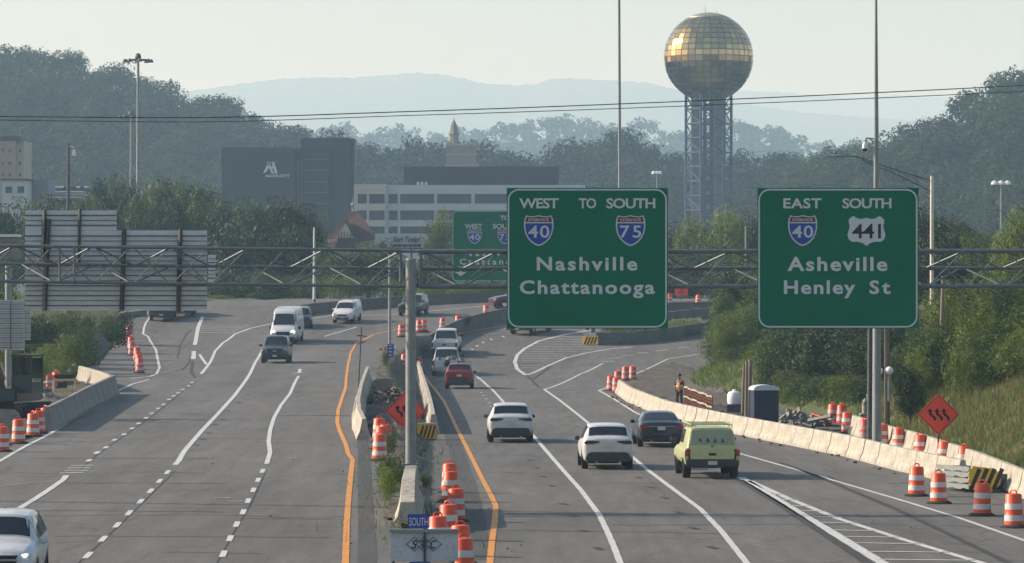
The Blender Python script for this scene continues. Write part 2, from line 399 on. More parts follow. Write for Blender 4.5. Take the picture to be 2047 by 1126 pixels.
def drape(name, pix, m, off=.02, cell=.4, rough=0.0, kind="structure"):
    P = [G(*p) for p in pix]; poly = [(p.x, p.y) for p in P]
    x0, x1 = min(p[0] for p in poly), max(p[0] for p in poly); y0, y1 = min(p[1] for p in poly), max(p[1] for p in poly)
    cy = cell*2; idx = {}; vs = []; fs = []
    def vid(i, j):
        if (i, j) not in idx:
            x, y = x0+i*cell, y0+j*cy
            z = gz(x, y)+off
            if rough: z += rough*(.5+.5*math.sin(x*2.1+y*.7)*math.sin(y*1.3-x*.9+1) + .4*math.sin(x*5.3+y*3.1))
            idx[(i, j)] = len(vs); vs.append((x, y, z))
        return idx[(i, j)]
    for i in range(int((x1-x0)/cell)+1):
        for j in range(int((y1-y0)/cy)+1):
            if inside(x0+(i+.5)*cell, y0+(j+.5)*cy, poly): fs.append((vid(i,j), vid(i+1,j), vid(i+1,j+1), vid(i,j+1)))
    mb = MB(); mb.add(vs, fs); return props(mb.build(name, m, smooth=True), kind=kind)
# soil areas
drape("soil", [(-60,905),(0,893),(60,872),(110,858),(160,822),(200,795),(222,770),(190,752),(140,742),(60,752),(-80,790)], M_soil, .03, .5, .12)
drape("soil", [(745,905),(772,905),(790,945),(775,1060),(835,1060),(842,985),(845,900),(852,860),(838,770),(818,735),(788,712),(760,735),(742,800),(738,850)], M_soil, .05, .3, .10)
drape("soil", [(1250,768),(1290,742),(1345,726),(1385,738),(1440,775),(1500,800),(1600,835),(1710,835),(1700,866),(1660,862),(1560,850),(1450,828),(1350,806),(1280,782)], M_soil, .03, .5, .06)
# ------------------------------------------------------------------ markings
wm = MB()
ribbon(wm, [(-60,952),(0,922),(50,893),(100,868),(145,838),(178,812),(222,788),(265,768),(298,759)], .16)
ribbon(wm, [(262,757),(300,753),(313,748),(319,735),(316,722),(312,700),(303,686),(296,673),(286,668),(288,655),(292,645),(302,632)], .17)
ribbon(wm, [(405,634),(396,655),(393,672),(389,690)], .3)
ribbon(wm, [(387,702),(386,718)], .35)
ribbon(wm, [(399,709),(413,729)], .2)
ribbon(wm, [(402,748),(420,725),(430,702),(445,686),(470,668),(500,657),(546,647),(620,637),(667,631),(773,630),(854,623),(917,617),(971,612),(1010,609)], .2)
ribbon(wm, [(524,701),(510,725),(500,747),(492,760),(469,791),(440,823),(404,861),(378,891),(368,903),(357,922),(350,930)], .2)
ribbon(wm, [(597,752),(589,766),(580,787),(562,810),(548,835),(540,860),(537,882),(540,905),(533,928)], .17)
ribbon(wm, [(648,673),(714,654)], .16); ribbon(wm, [(622,687),(648,688)], .3)
ribbon(wm, [(600,738),(598,746)], .2); ribbon(wm, [(585,747),(608,744)], .14)
ribbon(wm, [(133,951),(126,960),(100,978),(70,998),(43,1014),(-20,1052)], .2)
for p in [(195,905),(212,895),(229,880),(248,869),(264,857),(277,847),(292,836),(303,827),(316,817),(327,809),(338,799),(347,792),(356,786),(366,779),(377,772),(384,765),(393,758),(193,906),(178,921)]:
    dash(wm, *p, 1.5, .18, (-.04,1))
for p in [(164,931),(158,936),(152,941),(143,946)]: dash(wm, *p, .8, .26, (.9,.3))
for p in [(335,944.5),(319,962),(301,982),(281,1003),(258,1026),(234.5,1050),(206,1078),(176,1110.6),(525,942),(516,960),(506.5,980),(496,1001.6),(486,1024),(473,1048.7),(460,1076.8),(446.5,1108)]:
    dash(wm, *p, 2.3, .15, (-.042,1))
for i, yy in enumerate((652,655,658.5,662,666)): ribbon(wm, [(398,yy-1),(404+i*16+4,yy),(497-i*8,yy)], .12)
ribbon(wm, [(948,749),(966,763),(984,779),(1003,800),(1030,832),(1063,868),(1093,903),(1126,941),(1161,980),(1198,1030),(1215,1065),(1228,1095),(1245,1140)], .17)
ribbon(wm, [(1205,727),(1160,748),(1088,779),(1118,800),(1159,832),(1189,857),(1225,885),(1259,910),(1296,941),(1348,980),(1400,1018),(1440,1060),(1500,1135)], .17)
ribbon(wm, [(1183,660),(1131,669),(1077,682),(1049,697),(1034,710),(1029,724),(1034,738),(1052,750)], .28)
ribbon(wm, [(1052,750),(1088,735),(1131,716),(1172,706),(1219,698),(1265,694)], .22)
for i in range(14):
    yy = 674 + 5.0*i*(1 - .004*i)
    a = {0:1110,1:1093,2:1078,3:1066,4:1056,5:1048,6:1042,7:1038,8:1036,9:1034,10:1034,11:1035,12:1038,13:1044}[i]
    b_ = {0:1175,1:1190,2:1205,3:1225,4:1232,5:1200,6:1172,7:1152,8:1135,9:1123,10:1110,11:1098,12:1086,13:1072}[i]
    ribbon(wm, [(a, yy-1), ((a+b_)/2, yy), (b_, yy+.5)], .11)
ribbon(wm, [(1418,707),(1392,709),(1335,718),(1300,735),(1274,746),(1240,762),(1197,781),(1227,798),(1268,824),(1285,832)], .15)
ribbon(wm, [(1285,832),(1320,852),(1356,870),(1410,888),(1463,903),(1573,934),(1659,959),(1796,999),(1914,1035),(2047,1081),(2090,1094)], .15)
ribbon(wm, [(1480,955),(1500,966),(1540,991),(1588,1020),(1677,1073),(1775,1133)], .30)
ribbon(wm, [(1499,962),(1573,996),(1677,1038),(1811,1081),(1985,1133)], .23)
for yy, a, b_ in ((990.5,1545,1562),(1001,1562,1594),(1013,1580,1621),(1023,1600,1648),(1035,1620,1682),(1047,1640,1710),(1062,1664,1752),(1075,1688,1800),(1088,1708,1848),(1105,1733,1902),(1121,1760,1950)):
    ribbon(wm, [(a, yy-2), (b_, yy)], .20)
for p in [(944,698.7),(953.7,692),(965.4,685),(982,679),(1005.7,673),(962,785.5),(966.5,791.5),(972,798),(978,806),(983,814),(955,775),(949,766)]: dash(wm, *p, .9, .16, (-.1,1))
for p in [(1215,723),(1231,716.5),(1256,711),(1284,706),(1323,701),(1367,695),(1416,688)]: dash(wm, *p, 1.2, .16, (.8,.6))
props(wm.build("road_markings", M_mark), kind="structure")
fm = MB()
for p in [(1148,783),(1146,771),(1162,800),(444,996),(474,1003)]: dash(fm, *p, .5, .2, (.9,.3))
ribbon(fm, [(1340,745),(1365,752),(1385,760)], .12); ribbon(fm, [(0,972),(60,966),(104,962)], .1); ribbon(fm, [(225,760),(262,761),(300,764)], .12)
props(fm.build("faded_road_markings", M_mark2), kind="structure")
om = MB()
ribbon(om, [(1040,648),(1010,652),(960,659),(920,667),(890,676),(866,688),(845,701),(834,717),(840,738),(853,757),(870,779),(888,803),(914,858),(939,907),(962,954),(985,998),(991,1012),(989,1044),(983,1087),(978,1140)], .17)
ribbon(om, [(805,656),(747,669),(712,686),(701,705),(696,728),(692,756),(691,775),(684,795),(676,820),(674,845),(679,862),(691,888),(696,908),(705,919),(701,954),(697,992),(693,1049),(690,1140)], .17)
props(om.build("yellow_road_markings", M_yel), kind="structure")
tm = MB()
for p in [(1129,823),(1137,834),(1145,844),(1153,853),(1060,920),(1073,936),(1086,953),(1102,972),(1126,1008),(1146,1032),(1168,1062),(1196,1097),(1278,955),(1302,975),(1330,996),(1357,1025),(1388,1057),(1424,1095)]:
    dash(tm, *p, .9, .2, (-.15,1))
ribbon(tm, [(1478,960),(1560,1010),(1640,1063),(1745,1133)], .28); ribbon(tm, [(1560,925),(1640,955),(1695,978),(1790,1018),(1900,1070),(2030,1133)], .2)
for i in range(15):
    t = i/14; ya = 905+215*t**1.05; xa = 1470+ (1930-1470)*t**.95; ribbon(tm, [(xa+14, ya), (xa+70+40*t, ya+2)], .07)
ribbon(tm, [(1052,750),(1063,760),(1078,775)], .22); ribbon(tm, [(1063,760),(1082,746),(1100,733)], .2); ribbon(tm, [(1297,740),(1290,755),(1297,770)], .12)
ribbon(tm, [(393,758),(382,745),(385,722)], .2); ribbon(tm, [(352,742),(366,738),(378,725),(384,700)], .12); ribbon(tm, [(354,715),(360,690),(372,668),(384,660)], .1)
for p in [(540,738),(518,758),(497,790),(478,805),(458,822),(445,838),(430,850),(418,866),(405,878),(393,890),(604,760),(601,771),(598,782),(594,794)]: dash(tm, *p, .8, .25, (-.2,1))
# transverse cracks and sealed joints, plus shade bands painted as dark ribbons
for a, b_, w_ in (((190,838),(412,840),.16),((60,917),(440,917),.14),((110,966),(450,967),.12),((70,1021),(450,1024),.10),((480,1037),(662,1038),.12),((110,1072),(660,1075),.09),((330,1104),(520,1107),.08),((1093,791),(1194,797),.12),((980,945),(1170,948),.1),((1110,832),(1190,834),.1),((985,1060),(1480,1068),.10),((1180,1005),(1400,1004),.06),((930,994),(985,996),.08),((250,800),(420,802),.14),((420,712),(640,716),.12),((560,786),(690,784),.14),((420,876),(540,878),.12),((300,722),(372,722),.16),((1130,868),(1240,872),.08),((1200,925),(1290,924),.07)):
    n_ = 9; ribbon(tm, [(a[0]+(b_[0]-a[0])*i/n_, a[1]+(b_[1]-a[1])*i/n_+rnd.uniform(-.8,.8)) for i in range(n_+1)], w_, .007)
# longitudinal seams
ribbon(tm, [(350,942),(290,1000),(230,1058),(150,1132)], .035, .008); ribbon(tm, [(530,946),(500,1010),(470,1060),(430,1132)], .035, .008); ribbon(tm, [(397,757),(300,835),(200,905),(160,938)], .05, .008)
ribbon(tm, [(1120,800),(1240,905),(1330,990)], .02, .008)
props(tm.build("removed_markings_cracks_shade", M_mark_shade), kind="structure")  # old markings, cracks and painted shade bands share this mesh
pm = MB()
ribbon(pm, [(722,860),(727,900),(730,980),(733,1060),(735,1140)], .45, .006); ribbon(pm, [(856,765),(872,800),(895,850),(912,900),(935,970),(950,1040),(955,1120)], .6, .006)
props(pm.build("asphalt_patch", M_asP), kind="structure")
# ================================================================== CONCRETE BARRIERS
JP = [(-.30,0),(-.30,.08),(-.175,.33),(-.085,.81),(.085,.81),(.175,.33),(.30,.08),(.30,0)]
def jersey(L, m, seed=0, label=None):
    mb = MB(); r = random.Random(seed); n = 5; vs = []
    for k in range(n+1):
        y = -L/2 + L*k/n
        for i, (x, z) in enumerate(JP): vs.append((x + (r.random()-.5)*.012, y, max(0, z + (r.random()-.5)*.012 if z > 0 else 0)))
    fs = [(k*8+i, k*8+i+1, (k+1)*8+i+1, (k+1)*8+i) for k in range(n) for i in range(7)]
    fs += [tuple(range(8)), tuple(reversed(range(n*8, n*8+8)))]
    mb.add(vs, fs); o = mb.build("concrete_barrier", m)
    return o
def barrier_line(pts, m, label, group, L=3.66, gap=.09, h=1.0, name="concrete_barrier", cat="barrier"):
    """segments laid end to end along a line of ground points"""
    pts = [Vector(p) for p in pts]; d = [0]
    for a, b in zip(pts[:-1], pts[1:]): d.append(d[-1] + (b.xy-a.xy).length)
    def at(t):
        for i in range(len(d)-1):
            if t <= d[i+1] or i == len(d)-2:
                u = (t-d[i])/(d[i+1]-d[i]); p = pts[i].lerp(pts[i+1], u); return Vector((p.x, p.y, gz(p.x, p.y)))
    n = max(1, round(d[-1]/L)); Lr = d[-1]/n; proto = None; out = []
    protos = [jersey(Lr-gap, m, s) for s in range(min(3, n))]
    for k in range(n):
        a, b = at(k*Lr), at((k+1)*Lr); c = (a+b)/2; v = (b-a).normalized()
        if k < len(protos): o = protos[k]
        else: o = protos[k % len(protos)].copy(); COL.objects.link(o)
        o.name = name
        o.rotation_mode = 'XYZ'; yaw = math.atan2(-v.x, v.y) + (rnd.random()-.5)*.012; pitch = math.asin(v.z)
        o.rotation_euler = (pitch, 0, yaw); o.location = c; o.scale = (1, 1, h)
        out.append(o)
    out.sort(key=lambda q: q.location.y)
    for k, o in enumerate(out): props(o, label + (', %s from the camera' % (ORD[k] if k < 20 else '%dth' % (k+1)) if n > 1 else ''), cat, group)
    return out
rb = [G(*p) for p in [(1238,785),(1262,803),(1290,815),(1330,832),(1400,850),(1480,868),(1580,888),(1700,912),(1800,939),(1925,968)]]
barrier_line(rb, M_conc, "cream barrier segment in the long line along the right shoulder", "concrete barriers along the right shoulder", 3.66)
rb2 = [G(*p) for p in [(1706,866),(1760,884),(1830,905),(1900,930),(1960,952),(2047,990),(2120,1020)]]
barrier_line(rb2, M_conc, "cream barrier segment at the foot of the grass bank", "concrete barriers at the foot of the grass bank", 2.6)
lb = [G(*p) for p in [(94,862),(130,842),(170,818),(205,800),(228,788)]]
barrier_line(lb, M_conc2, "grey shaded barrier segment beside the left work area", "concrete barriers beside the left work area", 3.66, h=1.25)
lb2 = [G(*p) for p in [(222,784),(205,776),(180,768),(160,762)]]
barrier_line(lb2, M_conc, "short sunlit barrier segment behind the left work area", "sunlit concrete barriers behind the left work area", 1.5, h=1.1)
mb1 = [G(*p) for p in [(735,762),(728,782),(721,805),(716,835),(718,858),(728,880)]]
barrier_line(mb1, M_conc, "pale barrier segment between yellow line and median soil", "concrete barriers on the west side of the median", 3.66, h=1.05)
mb2 = [G(*p) for p in [(836,745),(842,765),(849,790),(856,815),(862,842),(866,868)]]
barrier_line(mb2, M_conc, "weathered barrier segment right of the gantry post", "concrete barriers on the east side of the median", 3.66, h=1.1)
# flared concrete pier base under the gantry post
PB = G(815, 1050); PT = W(821, 975, 119.4)
o = MB()
y0, y1 = PB.y, PT.y+1.0; zb = gz(-3, y0)
prof = [(-.42,0),(-.40,.12),(-.27,.42),(-.2,1.14),(.2,1.14),(.27,.42),(.40,.12),(.42,0)]
vs = []
for k, (y, sc, hz) in enumerate(((y0, 1.0, .55), (y0+1.0, 1.0, .62), (y0+3.2, .95, 1.0), (y0+6.0, .9, 1.0), (y1, .9, 1.0))):
    xc = (PB.x)*(1-(y-y0)/(y1-y0)) + PT.x*(y-y0)/(y1-y0); zz = gz(xc, y)
    for x, z in prof: vs.append((xc+x*sc, y, zz + z*hz))
o.add(vs, [(k*8+i, k*8+i+1, k*8+9+i, k*8+8+i) for k in range(4) for i in range(7)] + [tuple(range(8)), tuple(reversed(range(32,40)))])
o = o.build("concrete_pier_base", M_conc, bevel=.02)
props(o, "pale flared concrete base carrying the round gantry post in the median", "pier base")
PIER_TOP = gz(PT.x, y1) + 1.14
# continuous parapets / retaining walls
def wall(name, pts, h, m, label, t=.3, hb=-.3):
    P = resample([(p.x, p.y, 0) for p in pts], 1.5); n = len(P); vs = []
    for i, p in enumerate(P):
        d = (P[min(n-1,i+1)] - P[max(0,i-1)]).normalized(); q = Vector((-d.y, d.x, 0)); hh = h(i/(n-1)) if callable(h) else h
        z = gz(p.x, p.y); 
        vs += [(p.x+q.x*t/2, p.y+q.y*t/2, z+hb-.6), (p.x-q.x*t/2, p.y-q.y*t/2, z+hb-.6), (p.x-q.x*t/2*.7, p.y-q.y*t/2*.7, z+hh), (p.x+q.x*t/2*.7, p.y+q.y*t/2*.7, z+hh)]
    fs = [(4*i+j, 4*i+(j+1) % 4, 4*i+4+(j+1) % 4, 4*i+4+j) for i in range(n-1) for j in range(4)] + [(0,1,2,3), (4*n-4,4*n-1,4*n-2,4*n-3)]
    mb = MB(); mb.add(vs, fs); o = mb.build(name, m); return props(o, label, "wall")
medw = [Vector((xm(y)+.15, y, 0)) for y in steps(288, 336, 3)] + [Vector((xm(y)+.1, y, 0)) for y in (338,340,342,344,346)]
def medh(t): return 1.9 if t < .12 else (1.9-(t-.12)/.25*.95 if t < .37 else .95)
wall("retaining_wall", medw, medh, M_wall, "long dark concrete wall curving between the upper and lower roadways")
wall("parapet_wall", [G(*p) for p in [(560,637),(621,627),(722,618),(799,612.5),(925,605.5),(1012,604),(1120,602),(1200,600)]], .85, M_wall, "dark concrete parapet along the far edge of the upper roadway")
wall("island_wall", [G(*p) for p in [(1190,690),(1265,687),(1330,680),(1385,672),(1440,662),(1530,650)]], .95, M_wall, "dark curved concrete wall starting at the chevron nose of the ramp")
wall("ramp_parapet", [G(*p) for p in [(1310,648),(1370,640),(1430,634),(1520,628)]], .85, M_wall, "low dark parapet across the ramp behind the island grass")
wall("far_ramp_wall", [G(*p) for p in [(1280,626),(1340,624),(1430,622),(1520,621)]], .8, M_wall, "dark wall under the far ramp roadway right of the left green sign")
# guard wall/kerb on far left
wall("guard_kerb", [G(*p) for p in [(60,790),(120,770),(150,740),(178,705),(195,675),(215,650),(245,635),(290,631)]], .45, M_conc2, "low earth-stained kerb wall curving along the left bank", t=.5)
drape("island_grass", [(1200,668),(1260,662),(1330,652),(1400,645),(1400,656),(1330,668),(1262,676),(1205,680)], M_grassg, .35, .5, .2)
# pale concrete end with yellow chevron nose
def nose(c, w, h, rz, label, box=.9):
    e = empty("chevron_nose", c, rz, label, "impact attenuator")
    b = MB(); b.box((0,box/2,h/2),(w,box,h)); b.build("housing", M_conc2, e, bevel=.03)
    f = MB(); f.box((0,-.02,h*.5),(w*.98,.03,h*.86)); f.build("marker_panel", M_yelp, e)
    g = MB(); n = 4
    for i in range(n):
        x = -w*.40 + w*.8*i/n; k = w*.10; g.prism([(x, h*.12), (x+k, h*.12), (x+k+w*.18, h*.88), (x+w*.18, h*.88)] if rz > -9 else [], -.045, -.036)
    g.build("stripe", M_black, e); return e
M_yelp = mat("marker_yellow", (.72,.46,.02), .5, var=.15, dirt=.15)
p = G(1180, 690); nose(p, 1.3, .75, R_(-20), "small yellow and black chevron marker on the ramp island nose")
p = G(853, 880); nose(p, .85, .72, 0, "yellow and black chevron marker box at the near end of the median barrier")
# ================================================================== TRAFFIC DRUMS
def drum_proto(seed, dirty):
    mo = mat("drum_orange_d%d" % dirty, (.72,.075-.015*dirty,.015), .45, var=.15, scale=4, dirt=.1+.25*dirty)
    mw = mat("drum_white_d%d" % dirty, (.62-.1*dirty,.61-.1*dirty,.60-.1*dirty), .5, var=.1, dirt=.15+.25*dirty)
    e = empty("traffic_drum", (0,0,-50)); 
    b = MB(); b.lathe([(.39,0),(.40,.03),(.33,.07),(.27,.09)], n=24); b.build("rubber_base", M_rub, e, 'auto')
    r = [(.268,.09),(.268,.24),(.262,.25)]
    prof = [(.272,.08),(.270,.18),(.258,.185),(.256,.355),(.252,.36),(.248,.50),(.240,.505),(.236,.675),(.232,.68),(.224,.90),(.20,.935),(.12,.945)]
    b = MB(); b.lathe(prof, n=24); b.build("body", mo, e, 'auto')
    for z0, z1, q in ((.190,.350,.263),(.510,.670,.245)):
        w = MB(); w.lathe([(q,z0),(q-.004,z1)], n=24, capt=False, capb=False)
        w.lathe([(q-.004,z1),(q-.02,z1+.002)], n=24, capt=False, capb=False); w.build("reflective_band", mw, e, 'auto')
    h = MB(); pts = [(-.11,0,.93),(-.10,0,1.0),(-.05,0,1.035),(.05,0,1.035),(.10,0,1.0),(.11,0,.93)]
    h.path(pts, .022); h.build("handle", mo, e)
    return register(e)
DP = [drum_proto(1,0), drum_proto(2,1), drum_proto(3,2)]; used = [False]*3
def drum(px, py, label, group, k=None, tilt=0.0, loc=None):
    k = rnd.choice([0,0,1]) if k is None else k
    p = loc if loc is not None else G(px, py)
    o = place(DP[k], p, rnd.uniform(-.9,.9), not used[k], label, group); used[k] = True; o["category"] = "traffic drum"
    o.rotation_euler.x = (rnd.random()-.5)*.04 + tilt; o.rotation_euler.y = (rnd.random()-.5)*.05
    return o
for i, p in enumerate([(2027,1055),(1963,1031),(1877,1007),(1832,992)]):
    drum(*p, "clean traffic drum in front of the right barrier, %s from the right" % ORD[i], "drums in front of the right barrier", 0)
for i, p in enumerate([(1927,946),(1887,934),(1841,918),(1797,903),(1764,894),(1730,882),(1694,866),(1683,849),(1664.5,847)]):
    drum(*p, "traffic drum between the two right barrier lines, %s from the right" % ORD[i], "drums between the two right barrier lines", 2 if i == 5 else (1 if i > 6 else 0))
for i, p in enumerate([(1232,785),(1221,782),(1235,771),(1250,761),(1265,760)]):
    drum(*p, "small traffic drum at the far end of the right barrier, %s from camera" % ORD[i], "drums at the far end of the right barrier", 1)
drum(1396, 611, "distant traffic drum on the far ramp beside the orange message board", "far ramp drums", 1)
drum(1338, 609, "distant traffic drum half hidden by the right edge of the left green sign", "far ramp drums", 1)
for i, p in enumerate([(4.5,903),(37,887),(66,873),(78,867),(91,860)]):
    drum(*p, "traffic drum by the left work area, %s from the left edge of the photo" % ORD[i], "drums by the left work area", 0 if i < 3 else 1)
drum(101, 785, "traffic drum behind the yellow barricade on the left bank", "drums on the left bank", 1); drum(113, 778, "darker traffic drum tucked behind another on the left bank", "drums on the left bank", 2)
for i, p in enumerate([(279,746),(278,738),(276,731),(274,722),(263.5,711),(262,699),(259,685),(258,677)]):
    drum(*p, "traffic drum in the column along the closed left lane, %s from the camera" % ORD[i], "drums along the closed left lane", 1)
for i, (x, y) in enumerate([(802,649),(808,648.6),(838,640),(848,639),(884.6,635),(916,630),(971.5,624)]):
    p = G(x, y+24.5, 0)
    X, Y = p.x, p.y
    if i == 6: Y = 331.9; X = (x-CX)/(F/Y)
    drum(0, 0, "distant traffic drum above the dark curving wall, %s from the left" % ORD[i], "drums above the dark curving wall", 1, loc=Vector((X, Y, gz(X, Y))))
drum(838, 742, "traffic drum just right of the gantry post behind the median barrier", "median drums", 1); drum(808, 735, "traffic drum just left of the gantry post far up the median", "median drums", 1)
for i, p in enumerate([(759,921),(762,903),(758,884)]):
    drum(*p, "orange traffic drum in the median left of the post, %s from camera" % ORD[i], "drums left of the gantry post", 0)
drum(772, 899, "dirty traffic drum half hidden behind the median row left of the post", "drums left of the gantry post", 2)
for i, p in enumerate([(926,1158),(922,1128),(877,1108),(897.5,1080),(911,1043),(900,1003),(898.5,985)]):
    drum(*p, "orange traffic drum in the row beside the median, %s from the camera" % ORD[i], "drums beside the near median", 0)
# ================================================================== GANTRY
GY = 119.4
def gx(px): return W(px, 0, GY).x
def gzz(py): return W(0, py, GY).z
gan = empty("sign_gantry", (gx(821), GY, PIER_TOP), 0, "grey tubular steel sign gantry spanning both roadways on a round median post", "gantry")
def gpart(mb, name, m, smooth='auto'):
    o = mb.build(name, m, gan, smooth); o.matrix_parent_inverse = Matrix.Translation(-gan.location); return o
b = MB(); c = Vector((gx(821), GY, 0))
b.tube((c.x,GY,PIER_TOP), (c.x,GY,gzz(521)), .158, .150, 24); b.lathe([(.165,0),(.168,.02),(.15,.05),(.06,.07)], (c.x,GY,gzz(521)), 24); gpart(b, "post", M_steelp)
b = MB(); b.box((c.x,GY,PIER_TOP+.03),(.55,.55,.05))
for sx in (-1,1):
    for sy in (-1,1): b.tube((c.x+sx*.22,GY+sy*.22,PIER_TOP),(c.x+sx*.22,GY+sy*.22,PIER_TOP+.16),.02)
gpart(b, "base_plate", M_steel)
BACK = .9
def span(x0, x1, ys0, ys1, r, nodes, yoff):
    """triangular truss: two front chords and one rear chord"""
    def ch(k, x): t = (x-x0)/(x1-x0); return gzz(ys0[k]*(1-t) + ys1[k]*t)
    Yf, Yb = GY+yoff, GY+yoff+BACK
    for k, yy, rr in ((0, Yf, r), (1, Yb, r*.9), (2, Yf, r)):
        b = MB(); b.tube((x0,yy,ch(k,x0)),(x1,yy,ch(k,x1)), rr, rr, 14)
        x = x0 + 2.2
        while x < x1-.5: b.tube((x-.03,yy,ch(k,x)),(x+.03,yy,ch(k,x)), rr*1.12, rr*1.12, 14); x += 6.4
        gpart(b, "chord", M_steel)
    P = 1.16; n = int((x1-x0)/P); mk = 0
    for i in range(n):
        a = x0 + .12 + i*P; z = a+P-.1
        up = i % 2 == 0
        for (ka, kb, ya, yb) in (((0,1,Yf,Yb) if up else (1,0,Yb,Yf)), ((2,1,Yf,Yb) if not up else (1,2,Yb,Yf))):
            b = MB(); b.tube((a,ya,ch(ka,a)),(z,yb,ch(kb,z)), .028, .028, 6, False); gpart(b, "brace", M_steel)
        for a2, z2, dy in ((a, z, -.02), (z, a, .02)):
            b = MB(); b.tube((a2,Yf+dy,ch(0,a2)),(z2,Yf+dy,ch(2,z2)), .022, .022, 6, False); gpart(b, "brace", M_steel)
    for x in (x0+.05, x1-.05):
        b = MB(); b.tube((x,Yf,ch(0,x)),(x,Yf,ch(2,x)),.04); b.tube((x,Yb,ch(1,x)),(x,Yf,ch(0,x)),.04); b.tube((x,Yb,ch(1,x)),(x,Yf,ch(2,x)),.04); gpart(b, "end_frame", M_steel)
xL0 = gx(-130); span(xL0, gx(804), (490,526,561), (501,536.5,572.6), .05, 0, .1)
span(gx(838), gx(2190), (503,537,573), (502,536,572), .07, 0, .1)
for py in (503,573): b = MB(); b.box((c.x,GY+.35,gzz(py)),(.9,.5,.08)); gpart(b, "saddle", M_steel)
for xx in (xL0+.3, gx(2170)):
    b = MB(); b.tube((xx,GY+.5,gz(xx,GY)),(xx,GY+.5,gzz(500)),.165,.155,20); gpart(b, "post", M_steelp)
for px in (133,158):
    b = MB(); b.tube((gx(px-14 if px<140 else px-10),GY+.05,gzz(495)),(gx(px-14 if px<140 else px-10),GY+.05,gzz(563)),.035); gpart(b, "walkway_bracket", M_steel)
# ---- text helper: real lettering geometry
def text_mb(body, x0, x1, zb, capz, y, depth=.012, bold=.0, mb=None, shear=0.0, squeeze=True):
    def make(sp):
        cu = bpy.data.curves.new("tmp_text", 'FONT'); cu.body = body; cu.size = 1; cu.space_character = sp; cu.offset = bold; cu.resolution_u = 3; cu.shear = shear
        ob = bpy.data.objects.new("tmp_text", cu); me = ob.to_mesh(); v = [tuple(q.co) for q in me.vertices]; f = [tuple(p.vertices) for p in me.polygons]
        ob.to_mesh_clear(); bpy.data.objects.remove(ob); bpy.data.curves.remove(cu); return v, f
    CAPH = .729; k = (capz-zb)/CAPH; wide = 1.2 if len(body) > 1 and shear == 0 else 1.0; x1s = x1; x1 = x0+(x1-x0)/wide
    v1, _ = make(1.0); w1 = (max(v[0] for v in v1)-min(v[0] for v in v1))*k
    v2, _ = make(1.5); w2 = (max(v[0] for v in v2)-min(v[0] for v in v2))*k
    sp = 1 + .5*((x1-x0)-w1)/(w2-w1) if w2-w1 > 1e-6 and len(body) > 1 else 1
    fx = 1.0
    if sp < .95 or len(body) == 1: sp = max(.92, sp) if len(body) > 1 else 1
    v, f = make(sp); a = min(q[0] for q in v); w = (max(q[0] for q in v)-a)*k; fx = (x1-x0)/w
    mb = mb or MB(); fx *= wide
    mb.add([(x0+(q[0]-a)*k*fx, y, zb+q[1]*k) for q in v], f); return mb
def rrect(x0, x1, z0, z1, r, n=6):
    out = []
    for cx_, cz_, a0 in ((x1-r, z1-r, 0), (x0+r, z1-r, 90), (x0+r, z0+r, 180), (x1-r, z0+r, 270)):
        for i in range(n+1): a = R_(a0+90*i/n); out.append((cx_+r*math.cos(a), cz_+r*math.sin(a)))
    return out
def ring(mb, o, i, y0, y1):
    n = len(o); vs = [(x,y0,z) for x,z in o]+[(x,y0,z) for x,z in i]
    mb.add(vs, [(k,(k+1)%n,n+(k+1)%n,n+k) for k in range(n)])
ISH = [(0,.5),(.13,.47),(.24,.455),(.33,.47),(.40,.50),(.46,.40),(.485,.25),(.48,.08),(.44,-.10),(.36,-.26),(.24,-.39),(.10,-.48),(0,-.51)]
ISH = ISH + [(-x,z) for x,z in reversed(ISH[1:-1])]
ISHR = [(0,.465),(.13,.44),(.24,.425),(.33,.44),(.385,.46),(.42,.38),(.435,.275),(-.435,.275),(-.42,.38),(-.385,.46),(-.33,.44),(-.24,.425),(-.13,.44)]
ISHB = [(.44,.235),(.437,.08),(.40,-.09),(.33,-.23),(.22,-.35),(.09,-.435),(0,-.46),(-.09,-.435),(-.22,-.35),(-.33,-.23),(-.40,-.09),(-.437,.08),(-.44,.235)]
USH = [(0,.44),(.12,.40),(.24,.42),(.34,.5),(.40,.46),(.47,.37),(.46,.25),(.44,.15),(.47,.0),(.5,-.12),(.47,-.27),(.38,-.36),(.22,-.36),(.10,-.40),(0,-.5)]
USH = USH + [(-x,z) for x,z in reversed(USH[1:-1])]
def shield(e, cx, cz, w, h, y, num, kind, inv):
    def P(pl): return [(cx+x*w, cz+z*h) for x, z in pl]
    if kind == 'I':
        b = MB(); b.prism(P(ISH), y-.015, y); s0 = b.build("route_shield", M_leg, e); b = MB(); b.prism(P(ISHR), y-.019, y-.012); q = b.build("shield_crown", M_red, s0)
        b = MB(); b.prism(P(ISHB), y-.019, y-.012); b.build("shield_field", M_blue, s0)
        text_mb("INTERSTATE", cx-w*.34, cx+w*.34, cz+h*.305, cz+h*.395, y-.022, bold=.01).build("lettering", M_leg, s0)
        text_mb(num, cx-w*.35, cx+w*.35, cz-h*.23, cz+h*.18, y-.022, bold=.012).build("route_number", M_leg, s0)
    else:
        b = MB(); b.prism(P(USH), y-.015, y); s0 = b.build("route_shield", M_leg, e)
        text_mb(num, cx-w*.38, cx+w*.38, cz-h*.24, cz+h*.26, y-.022, bold=.012).build("route_number", M_black, s0)
    return s0
